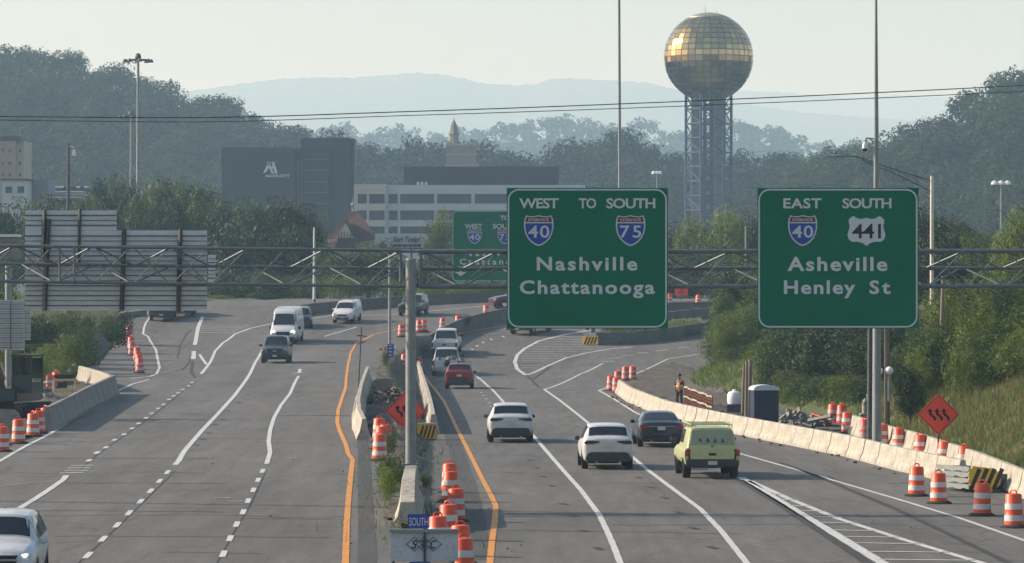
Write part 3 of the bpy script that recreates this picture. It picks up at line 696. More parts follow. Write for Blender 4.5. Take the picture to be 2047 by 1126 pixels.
def guide_sign(px0, py0, px1, py1, Y, texts, shields, label, group=None, rad=.33, extra=None, s=1.0):
    a, b_ = W(px0, py1, Y), W(px1, py0, Y); cx = (a.x+b_.x)/2; org = Vector((cx, Y, a.z))
    e = empty("guide_sign", org, 0, label, "highway sign", group)
    X = lambda px: W(px, 0, Y).x - cx
    Z = lambda py: W(0, py, Y).z - a.z
    w2 = (b_.x-a.x)/2; h = b_.z-a.z
    m = MB(); m.box((0,.03,h/2),(2*w2,.05,h)); m.build("panel", M_green, e)
    m = MB(); t = .045*s; ring(m, rrect(-w2+.03*s, w2-.03*s, .03*s, h-.03*s, rad), rrect(-w2+.03*s+t, w2-.03*s-t, .03*s+t, h-.03*s-t, rad-t), -.004, 0); m.build("border", M_leg, e)
    for body, x0, x1, yb, yt, bold in texts:
        text_mb(body, X(x0), X(x1), Z(yb), Z(yt), -.006, bold=bold).build("lettering", M_leg, e)
    for cxp, cyp, wp, hp, num, kind in shields: shield(e, X(cxp), Z(cyp), wp/(F/Y), hp/(F/Y), 0, num, kind, 0)
    return e, X, Z
e, X_, Z_ = guide_sign(1013,376,1335,657,GY-.1, [("WEST",1038,1117,416,396,.024),("TO",1157,1192,416,396,.024),("SOUTH",1212,1310,416,396,.024),("Nashville",1073,1274,540,513,.027),("Chattanooga",1039,1309,587,560,.027)],
    [(1077,461,61,61,"40",'I'),(1260.5,461,61,61,"75",'I')], "green overhead sign reading WEST TO SOUTH, Nashville, Chattanooga")
for x in (1060,1175,1290):
    m = MB(); m.box((X_(x), .11, 2.0),(.1,.1,4.1)); m.build("mounting_beam", M_steel, e)
e, X_, Z_ = guide_sign(1514,376,1836,657,GY-.1, [("EAST",1566,1642,416,396,.024),("SOUTH",1684,1782,416,396,.024),("Asheville",1574,1774,541,513,.027),("Henley",1567,1710,587,560,.027),("St",1738,1780,587,560,.027)],
    [(1604.5,461,60,61,"40",'I'),(1732,462,76,60,"441",'U')], "green overhead sign reading EAST SOUTH, Asheville, Henley St")
for x in (1560,1675,1790):
    m = MB(); m.box((X_(x), .11, 2.0),(.1,.1,4.1)); m.build("mounting_beam", M_steel, e)
# farther sign of the same kind, half hidden behind the near one
Y2 = G(1184,664).y - .6
e, X_, Z_ = guide_sign(904,421,1072,563,Y2, [("TO",1000,1018,440,431,.02),("WEST",929,964,457,447.5,.02),("SOUTH",985,1035,457,447.5,.02),("Nashville",930,1045,512,500,.02),("Chattanooga",919,1062,529,517,.02)],
    [(949,473,29,29,"40",'I'),(1009,473,29,29,"75",'I')], "smaller far green sign for I-40 and I-75 half hidden behind the near one")
for x, w in ((921,12),):
    m = MB(); x0, z0 = X_(x), Z_(548); k = 12/(F/Y2); m.prism([(x0-k,z0+.17),(x0+k,z0+.17),(x0,z0-.17)], -.01, 0); m.box((x0,-.005,z0+.25),(.1,.01,.18)); m.build("arrow", M_leg, e)
for x in (930,1050):
    m = MB(); m.box((X_(x), .12, 2.1),(.12,.12,4.3)); m.build("mounting_beam", M_steel, e)
g2 = empty("far_sign_gantry", W(1045,700,Y2+1), 0, "far grey steel gantry carrying the smaller green sign", "gantry"); g2.location.z = gz(g2.location.x, Y2+1)
def g2p(mb, nm):
    o = mb.build(nm, M_steel, g2, 'auto'); o.matrix_parent_inverse = Matrix.Translation(-g2.location)
for py in (512, 541):
    m = MB(); m.tube((W(905,py,Y2+.4)),(W(1330,py,Y2+.4)),.09,.09,10); g2p(m, "chord")
x = 908; k = 0
while x < 1310:
    m = MB(); m.tube(W(x,512 if k % 2 else 541,Y2+.4), W(x+30,541 if k % 2 else 512,Y2+.4), .035, .035, 6); x += 30; k += 1; g2p(m, "brace")
m = MB(); q = W(1184,0,Y2+.4); m.tube((q.x,q.y,gz(q.x,q.y)),(q.x,q.y,W(0,505,Y2).z),.22,.18,16); g2p(m, "post")
# ---- back of the big sign on the left (planked aluminium)
M_dark2 = mat("weathered_beam", (.07,.078,.085), .6, .3, var=.3)
def sign_back(name, rects, Y, label, beams, plank=.30, par=None, depth=.03):
    e = empty(name, W((rects[0][0]+rects[0][2])/2, rects[0][3], Y), 0, label, "sign back")
    inv = Matrix.Translation(-e.location)
    for x0, y0, x1, y1 in rects:
        sm = MB(); a, c_ = W(x0, y1, Y), W(x1, y0, Y); m = MB(); m.box(((a.x+c_.x)/2, Y, (a.z+c_.z)/2), (c_.x-a.x, depth, c_.z-a.z)); z = a.z+plank*.5; k = 0
        while z < c_.z-.02:
            sm.box(((a.x+c_.x)/2, Y-.04, z), (c_.x-a.x, .05, .014 if k % 2 else .028)); z += plank/2; k += 1
        o = m.build("plank_panel", M_alu, e); o.matrix_parent_inverse = inv; o = sm.build("plank_seams", M_dark2, o)
    for x, y0, x2, y1, w in beams:
        a, c_ = W(x2, y1, Y), W(x, y0, Y); m = MB(); m.tube((a.x, Y-.12, a.z), (c_.x, Y-.12, c_.z), w/2, w/2, 4); o = m.build("mounting_beam", M_dark2, e); o.matrix_parent_inverse = inv
    return e
sign_back("reversed_sign", [(50,461,414,621),(50,421,233,460.5)], GY+1.3, "large planked aluminium back of a stepped sign hung on the left of the gantry",
    [(98,438,90,621,.14),(249,459,244,621,.14),(361,459,357,626,.14),(90,420,87,510,.12),(160,418,159,525,.1)])
sign_back("reversed_sign", [(416,510,431,564)], GY+9, "narrow planked sign back showing just right of the large one", [], .25)
sign_back("reversed_sign", [(-12,600,48,700)], 182, "planked sign back behind the left steel pole", [(22,600,22,700,.05)], .22)
sign_back("reversed_sign", [(50,616,61,680)], 181, "thin sliver of planked sign back right of the left pole sign", [(50,616,50,735,.05)], .22)
# ================================================================== VEHICLES
def catmull(p0, p1, p2, p3, t):
    return tuple(.5*((2*b)+(-a+c)*t+(2*a-5*b+4*c-d)*t*t+(-a+3*b-3*c+d)*t**3) for a, b, c, d in zip(p0, p1, p2, p3))
class Loft:
    """stations (y, zb, zt, wb, wbelt, wt, zbelt) from rear to front; symmetric rings"""
    def __init__(s, st, crown=.03): s.st = st; s.crown = crown
    def half(s, st):
        y, zb, zt, wb, wm, wt, zm = st
        return [(0,zb),(wb*.85,zb),(wb,zb+min(.1,(zm-zb)*.3)),(wm,zb+(zm-zb)*.55),(wm*.985,zm),(wt+(wm-wt)*.12,zt-(zt-zm)*.16),(wt*.93,zt-.01),(wt*.6,zt+s.crown*.7),(0,zt+s.crown)]
    def at(s, u, v):
        """u in station units, v in half-ring units (negative = left side)"""
        i = max(0, min(len(s.st)-2, int(u))); t = u-i
        st = tuple(a*(1-t)+b*t for a, b in zip(s.st[i], s.st[i+1])); h = s.half(st)
        sg = -1 if v < 0 else 1; v = abs(v); k = max(0, min(7, int(v))); q = v-k
        if k in (0,1,5) or k == 6: p = tuple(a*(1-q)+b*q for a, b in zip(h[k], h[k+1]))
        else: p = catmull(h[max(0,k-1)], h[k], h[k+1], h[min(8,k+2)], q)
        return Vector((sg*p[0], st[0], p[1]))
    def mesh(s, mb, nu=3, nv=2):
        U = [i/nu for i in range((len(s.st)-1)*nu+1)]; V = [k/nv for k in range(8*nv+1)]; ringv = V + [-v for v in reversed(V[1:-1])]; n = len(ringv); vs = []
        for u in U:
            for v in ringv: vs.append(s.at(min(u, len(s.st)-1.0001), v))
        fs = [(a*n+i, a*n+(i+1) % n, (a+1)*n+(i+1) % n, (a+1)*n+i) for a in range(len(U)-1) for i in range(n)]
        fs += [tuple(range(n)), tuple(reversed(range((len(U)-1)*n, len(U)*n)))]; mb.add(vs, fs)
    def patch(s, mb, u0, u1, v0, v1, off=.012, nu=4, nv=6, inset=0):
        vs = []
        for a in range(nu+1):
            for b in range(nv+1):
                u = u0+(u1-u0)*a/nu; v = v0+(v1-v0)*b/nv
                if abs(v) < 1e-4: v = 1e-4
                if v > 8: v = -(16-v)
                p = s.at(u, v); e = .02
                du = s.at(min(u+e, len(s.st)-1.001), v) - s.at(max(u-e, 0), v); dv = s.at(u, v+e if v > 0 else v-e) - s.at(u, v-e if v > 0 else v+e)
                nrm = du.cross(dv); 
                if nrm.length < 1e-9: nrm = Vector((0,0,1))
                nrm.normalize(); c = Vector((0, p.y, .7))
                if nrm.dot(p-c) < 0: nrm = -nrm
                vs.append(p + nrm*off)
        w = nv+1; mb.add(vs, [(a*w+b, a*w+b+1, (a+1)*w+b+1, (a+1)*w+b) for a in range(nu) for b in range(nv)])
def paint(name, c, rough=.32): return mat(name, c, rough, 0.0, var=.06, scale=1.5, coat=.35, dirt=.14)
M_tail = mat("tail_lamp_red", (.35,.012,.012), .2, var=.2, coat=.5)
M_taildark = mat("tail_lamp_smoked", (.05,.012,.015), .15, coat=.5)
M_lamp = mat("headlamp_clear", (.55,.57,.58), .15, var=.2, coat=.5)
M_lampon = mat("headlamp_lit", (.9,.9,.88), .2, emit=(1,.96,.86,2.5))
M_plate = mat("number_plate", (.50,.52,.50), .5, var=.2, scale=25)
M_chrome = mat("chrome_trim", (.6,.6,.6), .2, .9)
M_trim = mat("bumper_grey_plastic", (.03,.031,.034), .6, var=.2)
def wheel(parent, x, y, r, w=.24):
    sgn = 1 if x > 0 else -1
    b = MB(); pr = [(r*.62,-w/2),(r*.93,-w/2),(r,-w/2+.04),(r,w/2-.04),(r*.93,w/2),(r*.62,w/2)]
    vs = []; n = 24
    for rr, o in pr:
        for i in range(n): t = 2*math.pi*i/n; vs.append((x+o, y+rr*math.cos(t), r+rr*math.sin(t)))
    b.add(vs, [(k*n+i, k*n+(i+1) % n, (k+1)*n+(i+1) % n, (k+1)*n+i) for k in range(5) for i in range(n)]); t_ = b.build("wheel", M_rub, parent, 'auto')
    b = MB(); b.tube((x-sgn*w*.1,y,r),(x+sgn*w*.38,y,r), r*.62, r*.6, 20); b.build("rim", M_chrome, t_, 'auto')
def arch(parent, x, y, r):
    b = MB(); n = 14; vs = []
    for i in range(n+1):
        t = math.pi*i/n
        for rr in (r*.98, r*1.13): vs.append((x, y+rr*math.cos(t), r+rr*math.sin(t)*1.0))
    b.add(vs, [(2*i,2*i+1,2*i+3,2*i+2) for i in range(n)]); b.add([(v[0]-.02*(1 if x > 0 else -1),v[1],v[2]) for v in vs], [(2*i,2*i+1,2*i+3,2*i+2) for i in range(n)]); b.build("wheel_arch", M_trim, parent)
def mirrors(parent, x, y, z, m, w=.2, h=.16):
    for s in (-1,1):
        b = MB(); b.lathe([(.01,-h/2),(w*.42,-h*.35),(w*.5,0),(w*.42,h*.38),(.02,h/2)], (0,0,0), 12)
        b.v = [(v[0]*1.0 + s*(x+w*.5+.03), v[1]*.45+y, v[2]+z) for v in b.v]; b.box((s*(x+.02), y, z-.03),(.12,.05,.04)); b.build("wing_mirror", m, parent, 'auto')
def slab(parent, name, m, poly, y, d=.02, bevel=0):
    b = MB(); b.prism(poly, y-d if d > 0 else y, y if d > 0 else y-d); return b.build(name, m, parent, bevel=bevel)
def rect(x0, x1, z0, z1, c=.0):
    c = min(c, abs(x1-x0)*.45, abs(z1-z0)*.45)
    return [(x0+c,z0),(x1-c,z0),(x1,z0+c),(x1,z1-c),(x1-c,z1),(x0+c,z1),(x0,z1-c),(x0,z0+c)] if c else [(x0,z0),(x1,z0),(x1,z1),(x0,z1)]
def sym(poly): return [poly, [(-x, z) for x, z in reversed(poly)]]
def start(px, py, rz, label, cat, name="parked_car", loc=None):
    p = loc if loc is not None else G(px, py)
    e = empty(name, p, rz, label, cat); dz = gz(p.x - math.sin(rz)*2, p.y+math.cos(rz)*2) - gz(p.x + math.sin(rz)*2, p.y-math.cos(rz)*2)
    e.rotation_euler = (math.atan2(dz, 4), 0, rz); return e
def car(px, py, rz, col, label, W_=1.86, Ln=4.6, H=1.66, kind='suv', view='rear', name="car", cat="car", rear=None, lit=False, yc=None, roofrails=False):
    """py is the ground pixel under the tyres that face the camera"""
    hl = Ln/2; p = G(px, py); sgn = 1 if view == 'rear' else -1
    wb = Ln*.3; c = Vector((p.x, p.y + wb, 0)) if True else p
    c.z = gz(c.x, c.y); c.x = p.x*c.y/p.y if abs(rz) < .5 or abs(rz-math.pi) < .5 else c.x
    e = start(0, 0, rz, label, cat, name, c); w = W_/2; r = .345 if kind != 'sedan' else .325
    if kind == 'suv':
        st = [(-hl,.42,1.08,w*.80,w*.86,w*.78,.88),(-hl+.06,.34,1.14,w*.88,w*.95,w*.82,.98),(-hl+.16,.30,1.20,w*.92,w*.985,w*.80,1.04),(-hl+.46,.26,H-.06,w*.94,w,w*.755,1.06),(-hl+.85,.26,H-.01,w*.94,w,w*.745,1.04),(-.2,.26,H,w*.94,w,w*.74,1.0),(.45,.26,H-.04,w*.94,w,w*.72,.97),(hl-1.35,.27,1.10,w*.94,w,w*.80,.93),(hl-.6,.28,1.02,w*.93,w*.98,w*.80,.88),(hl-.12,.30,.90,w*.88,w*.92,w*.72,.74),(hl,.36,.80,w*.78,w*.82,w*.62,.62)]
        glass_r, glass_f = (2.10,2.90), (6.12,6.9); side = (3.3,6.2)
    elif kind == 'sedan':
        st = [(-hl,.40,.92,w*.80,w*.86,w*.76,.74),(-hl+.07,.32,1.0,w*.88,w*.95,w*.84,.84),(-hl+.2,.28,1.04,w*.92,w*.985,w*.86,.9),(-hl+.62,.24,1.07,w*.94,w,w*.84,.92),(-hl+1.35,.24,H-.05,w*.94,w,w*.66,.93),(-.25,.24,H,w*.94,w,w*.67,.93),(.25,.24,H-.03,w*.94,w,w*.66,.92),(hl-1.45,.25,.98,w*.94,w,w*.80,.88),(hl-.5,.26,.88,w*.93,w*.98,w*.80,.80),(hl-.1,.28,.76,w*.88,w*.92,w*.72,.66),(hl,.34,.66,w*.78,w*.82,w*.62,.54)]
        glass_r, glass_f = (3.15,3.93), (6.1,6.9); side = (3.9,6.2)
    L_ = Loft(st); b = MB(); L_.mesh(b); m = paint("paint_%s" % name + "_%.2f_%.2f" % (px, py), col); b.build("body", m, e, 'auto')
    g = MB(); L_.patch(g, *glass_r, 5.85, 10.15, .008); g.build("rear_window", M_glass, e, True)
    g = MB(); L_.patch(g, *glass_f, 5.6, 10.4, .008); g.build("windscreen", M_glass, e, True)
    for s in (1,-1):
        g = MB(); L_.patch(g, side[0], side[1], s*4.18, s*5.4, .008, 6, 3); g.build("side_window", M_glass, e, True)
    for x in (-w+.115, w-.115):
        for y in (-Ln*.3, Ln*.3): wheel(e, x, y, r, .23)
    for x in (-w-.004, w+.004):
        for y in (-Ln*.3, Ln*.3): arch(e, x, y, r)
    mirrors(e, w*.92, hl-1.62, 1.04 if kind == 'suv' else .98, M_black if rear and rear.get('mir') else (m if view == 'front' else M_black))
    b = MB(); b.box((0,0,.3),(W_*.8,Ln*.9,.16)); b.build("underbody", M_black, e)
    # rear
    R = rear or {}; yr = -hl-.005
    zt = .60 if kind == 'suv' else .46; dz = .08 if kind == 'suv' else 0.0
    slab(e, "rear_bumper", R.get('bump', M_trim), [(-w*.84,.30),(w*.84,.30),(w*.90,.40),(w*.80,zt),(w*.66,zt+.04),(-w*.66,zt+.04),(-w*.80,zt),(-w*.90,.40)], yr+.05, .10, .02)
    slab(e, "number_plate", M_plate, rect(-.16,.16,.72+dz,.86+dz,.015), yr-.01, .015)
    tl = R.get('tail', 'wide'); tm_ = R.get('tm', M_tail)
    if tl == 'wide':
        for q in sym([(w*.34,1.0),(w*.60,.94),(w*.90,.93),(w*.95,1.0),(w*.86,1.07),(w*.34,1.04)]): slab(e, "tail_light", tm_, q, yr+.10, .13)
    elif tl == 'block':
        for q in sym([(w*.62,.88),(w*.92,.82),(w*.96,1.04),(w*.86,1.12),(w*.66,1.04)]): slab(e, "tail_light", tm_, q, yr+.12, .14)
    elif tl == 'bar':
        for q in sym([(w*.62,.80),(w*.93,.76),(w*.95,.92),(w*.86,.95),(w*.62,.88)]): slab(e, "tail_light", tm_, q, yr+.1, .12)
        slab(e, "trim_strip", M_chrome, rect(-w*.62,w*.62,.865,.885), yr-.005, .015)
    b = MB(); b.tube((-w*.45,-hl+.15,.27),(-w*.45,-hl-.01,.27),.035); b.tube((w*.45,-hl+.15,.27),(w*.45,-hl-.01,.27),.035); b.build("exhaust", M_chrome, e)
    if kind == 'suv':
        b = MB(); L_.patch(b, 2.86, 3.1, 5.6, 10.4, .03); b.build("roof_spoiler", m, e, True)
    b = MB(); b.add([(0,-hl+1.0,H+.02),(0,-hl+1.22,H+.02),(0,-hl+1.0,H+.085)],[(0,1,2)]); b.add([(.02,-hl+1.0,H+.02),(.02,-hl+1.22,H+.02),(.02,-hl+1.0,H+.085)],[(0,1,2)]); b.build("antenna", m, e)
    # front
    yf = hl
    if kind == 'suv':
        for q in sym([(w*.0,.50),(w*.52,.52),(w*.60,.62),(w*.52,.71),(0,.71)])[:1]:
            q = [(-w*.52,.52),(w*.52,.52),(w*.62,.62),(w*.54,.70),(-w*.54,.70),(-w*.62,.62)]
            slab(e, "grille", M_black, q, yf-.06, -.08)
        slab(e, "upper_grille", M_black, [(-w*.56,.735),(w*.56,.735),(w*.60,.82),(-w*.60,.82)], yf-.10, -.10)
        slab(e, "trim_strip", M_chrome, rect(-w*.6,w*.6,.712,.73), yf-.03, -.06)
        for q in sym([(w*.58,.73),(w*.80,.76),(w*.92,.86),(w*.78,.86),(w*.60,.80)]): slab(e, "headlight", M_lamp, q, yf-.24, -.16)
        if lit:
            for q in sym([(w*.60,.74),(w*.70,.745),(w*.82,.81),(w*.80,.845),(w*.70,.83),(w*.62,.79)]): slab(e, "headlamp_bulb", M_lampon, q, yf-.20, -.15)
        for q in sym([(w*.62,.40),(w*.82,.40),(w*.84,.56),(w*.66,.50)]): slab(e, "fog_lamp", M_trim, q, yf-.12, -.10)
        slab(e, "front_bumper", M_trim, [(-w*.6,.26),(w*.6,.26),(w*.66,.36),(-w*.66,.36)], yf-.10, -.10)
    return e
WHT = (.60,.605,.61)
car(1019, 884, R_(1.4), WHT, "white suv with slim dark tail lights in the left lane of the right roadway", 1.92, 4.65, 1.64, 'suv', 'rear', rear=dict(tail='wide', tm=M_taildark))
car(1209, 937, R_(1.8), WHT, "white crossover in the middle lane just left of the navy sedan and yellow pickup", 1.86, 4.6, 1.62, 'suv', 'rear', rear=dict(tail='wide', tm=M_taildark))
car(1314, 893, R_(2), (.012,.015,.03), "dark navy sedan ahead of the yellow pickup truck", 1.88, 4.9, 1.44, 'sedan', 'rear', rear=dict(tail='bar', bump=M_black))
car(919, 777, 0, (.20,.012,.02), "dark red suv following the white pickup truck on the right roadway", 1.84, 4.45, 1.62, 'suv', 'rear', rear=dict(tail='block'))
e = car(2, 1182, math.pi+R_(2.5), (.58,.59,.60), "white suv with lit headlight cut off at the lower left corner of the photo", 1.80, 4.5, 1.60, 'suv', 'front', lit=True)
# plain cross emblem on its grille
slab(e, "emblem", M_chrome, [(-.11,.745),(-.04,.745),(-.035,.73),(.04,.73),(.045,.745),(.12,.745),(.11,.79),(.04,.79),(.035,.805),(-.04,.805),(-.045,.79),(-.12,.79)], 2.27, -.11)
car(601, 656, math.pi+R_(4), (.02,.025,.03), "dark suv half hidden behind the tall white van", 1.85, 4.3, 1.55, 'suv', 'front')
car(1030, 618, R_(112), (.08,.02,.05), "dark maroon car on the far upper roadway entering behind the left green sign", 1.8, 4.4, 1.30, 'suv', 'front')
# ---- box-shaped suv driving towards the camera
def boxy(px, py, rz, col, label, W_=1.95, Ln=4.7, H=1.8, name="car", cat="car", view='front', rack=False, style='suv'):
    p = G(px, py); hl = Ln/2; w = W_/2; c = Vector((p.x, p.y+Ln*.3, 0)); c.x = p.x*c.y/p.y; c.z = gz(c.x, c.y)
    e = start(0,0,rz,label,cat,name,c); m = paint("paint_%s_%d" % (name, px), col)
    if style == 'suv':
        st = [(-hl,.42,1.0,w*.9,w*.94,w*.86,.9),(-hl+.1,.34,1.1,w*.93,w*.99,w*.88,1.0),(-hl+.35,.3,H-.06,w*.94,w,w*.78,1.06),(-hl+.8,.3,H,w*.94,w,w*.78,1.06),(.35,.3,H-.02,w*.94,w,w*.76,1.05),(hl-1.35,.3,1.18,w*.94,w,w*.84,1.03),(hl-.25,.32,1.08,w*.93,w*.98,w*.84,.98),(hl-.05,.36,1.0,w*.9,w*.94,w*.8,.86),(hl,.42,.92,w*.85,w*.88,w*.74,.8)]
        gf, gr, sd = (4.08,4.9), (2.0-.75,2.0-.1), (2.1,4.2)
    elif style == 'van':
        st = [(-hl,.42,H-.12,w*.9,w*.97,w*.86,1.3),(-hl+.08,.34,H-.03,w*.94,w,w*.86,1.3),(-.5,.3,H,w*.95,w,w*.86,1.3),(hl-1.75,.3,H-.02,w*.95,w,w*.84,1.28),(hl-1.35,.3,H-.22,w*.95,w,w*.80,1.28),(hl-.72,.32,1.36,w*.94,w*.99,w*.84,1.22),(hl-.16,.34,1.14,w*.92,w*.95,w*.78,1.02),(hl,.40,.96,w*.86,w*.88,w*.7,.84)]
        gf, gr, sd = (4.12,4.9), None, (3.6,4.6)
    else:   # small van
        st = [(-hl,.36,H-.14,w*.9,w*.96,w*.80,1.1),(-hl+.08,.3,H-.04,w*.94,w,w*.80,1.1),(-.4,.28,H,w*.95,w,w*.80,1.08),(.35,.28,H-.06,w*.95,w,w*.78,1.05),(hl-1.0,.28,1.12,w*.95,w,w*.84,1.0),(hl-.2,.3,.94,w*.92,w*.96,w*.8,.86),(hl,.36,.78,w*.84,w*.88,w*.7,.66)]
        gf, gr, sd = (3.1,3.92), None, (2.3,3.4)
    L_ = Loft(st); b = MB(); L_.mesh(b); b.build("body", m, e, 'auto')
    g = MB(); L_.patch(g, *gf, 5.75, 10.25, .008); g.build("windscreen", M_glass, e, True)
    if gr: g = MB(); L_.patch(g, *gr, 6.1, 9.9, .008); g.build("rear_window", M_glass, e, True)
    for s in (1,-1):
        g = MB(); L_.patch(g, sd[0], sd[1], s*4.2, s*5.3, .008, 6, 3); g.build("side_window", M_glass, e, True)
    r = .37 if style != 'small' else .32
    for x in (-w+.12, w-.12):
        for y in (-Ln*.3, Ln*.3): wheel(e, x, y, r, .24)
    mirrors(e, w*.96, hl-1.45, 1.2 if style != 'small' else 1.08, M_black if style == 'van' or style == 'suv' else m, .22, .24 if style == 'van' else .17)
    b = MB(); b.box((0,0,.36),(W_*.8,Ln*.86,.2)); b.build("underbody", M_black, e); yf = hl
    if style == 'suv':
        slab(e, "grille", M_black, rect(-w*.52,w*.52,.70,.98,.04), yf-.05, -.07); slab(e, "emblem", M_chrome, rect(-.12,.12,.80,.88,.03), yf+.02, -.015)
        for q in sym(rect(w*.56,w*.9,.78,.98,.05)): slab(e, "headlight", M_lamp, q, yf-.15, -.13)
        slab(e, "front_bumper", M_trim, rect(-w*.9,w*.9,.36,.66,.08), yf-.12, -.16, .03); slab(e, "bumper_intake", M_black, rect(-w*.5,w*.5,.42,.54,.03), yf+.035, -.02)
    elif style == 'van':
        slab(e, "grille", M_black, [(-w*.34,.62),(w*.34,.62),(w*.52,.80),(w*.44,1.0),(-w*.44,1.0),(-w*.52,.80)], yf-.08, -.11)
        for q in sym([(w*.56,.84),(w*.86,.88),(w*.88,1.04),(w*.74,1.12),(w*.58,1.0)]): slab(e, "headlight", M_lampon, q, yf-.13, -.12)
        slab(e, "front_bumper", M_trim, rect(-w*.94,w*.94,.36,.60,.08), yf-.14, -.17, .03)
        b = MB()
        for k in range(-5, 6): b.box((k*w*.15, -.6, H+.028),(.03,Ln*.55,.02))
        b.build("roof_rib", m, e)
    else:
        slab(e, "grille", M_black, [(-w*.4,.62),(w*.4,.62),(w*.46,.72),(-w*.46,.72)], yf-.08, -.1); slab(e, "bumper_intake", M_black, [(-w*.6,.38),(w*.6,.38),(w*.66,.52),(-w*.66,.52)], yf-.06, -.09)
        for q in sym([(w*.55,.68),(w*.84,.74),(w*.88,.88),(w*.74,.88),(w*.56,.78)]): slab(e, "headlight", M_lampon if False else M_lamp, q, yf-.16, -.12)
        for q in sym(rect(w*.74,w*.88,.42,.54,.03)): slab(e, "fog_lamp", M_black, q, yf-.12, -.09)
    slab(e, "number_plate", M_plate, rect(-.15,.15,.46,.58,.01), yf+.05, -.015)
    if rack:
        b = MB()
        for s in (-1,1):
            b.tube((s*w*.66,-hl+.6,H+.15),(s*w*.66,.3,H+.15),.02)
            for y in (-hl+.7,-.6,.25): b.tube((s*w*.66,y,H),(s*w*.66,y,H+.15),.018)
        for y in (-hl+.7,-.9,-.3,.25): b.tube((-w*.66,y,H+.15),(w*.66,y,H+.15),.018)
        b.build("roof_rack", M_orrk, e)
    return e
M_orrk = mat("rack_tan", (.22,.12,.08), .6, var=.3)
boxy(553, 726, math.pi, (.045,.055,.065), "dark grey boxy suv driving towards the camera in front of the tall white van", 1.9, 4.6, 1.80)
boxy(574, 687, math.pi+R_(-3), (.58,.59,.61), "tall white high-roof van with lit headlights behind the grey suv", 2.06, 5.9, 2.62, "van", "van", style='van')
boxy(694, 646, math.pi+R_(-9), (.62,.63,.64), "small white delivery van with a roof rack on the upper roadway", 1.76, 4.1, 1.70, "van", "van", rack=True, style='small')
boxy(827, 632, math.pi+R_(-12), (.03,.04,.035), "dark off-road suv partly hidden behind the round gantry post", 1.8, 4.1, 1.70, style='suv')
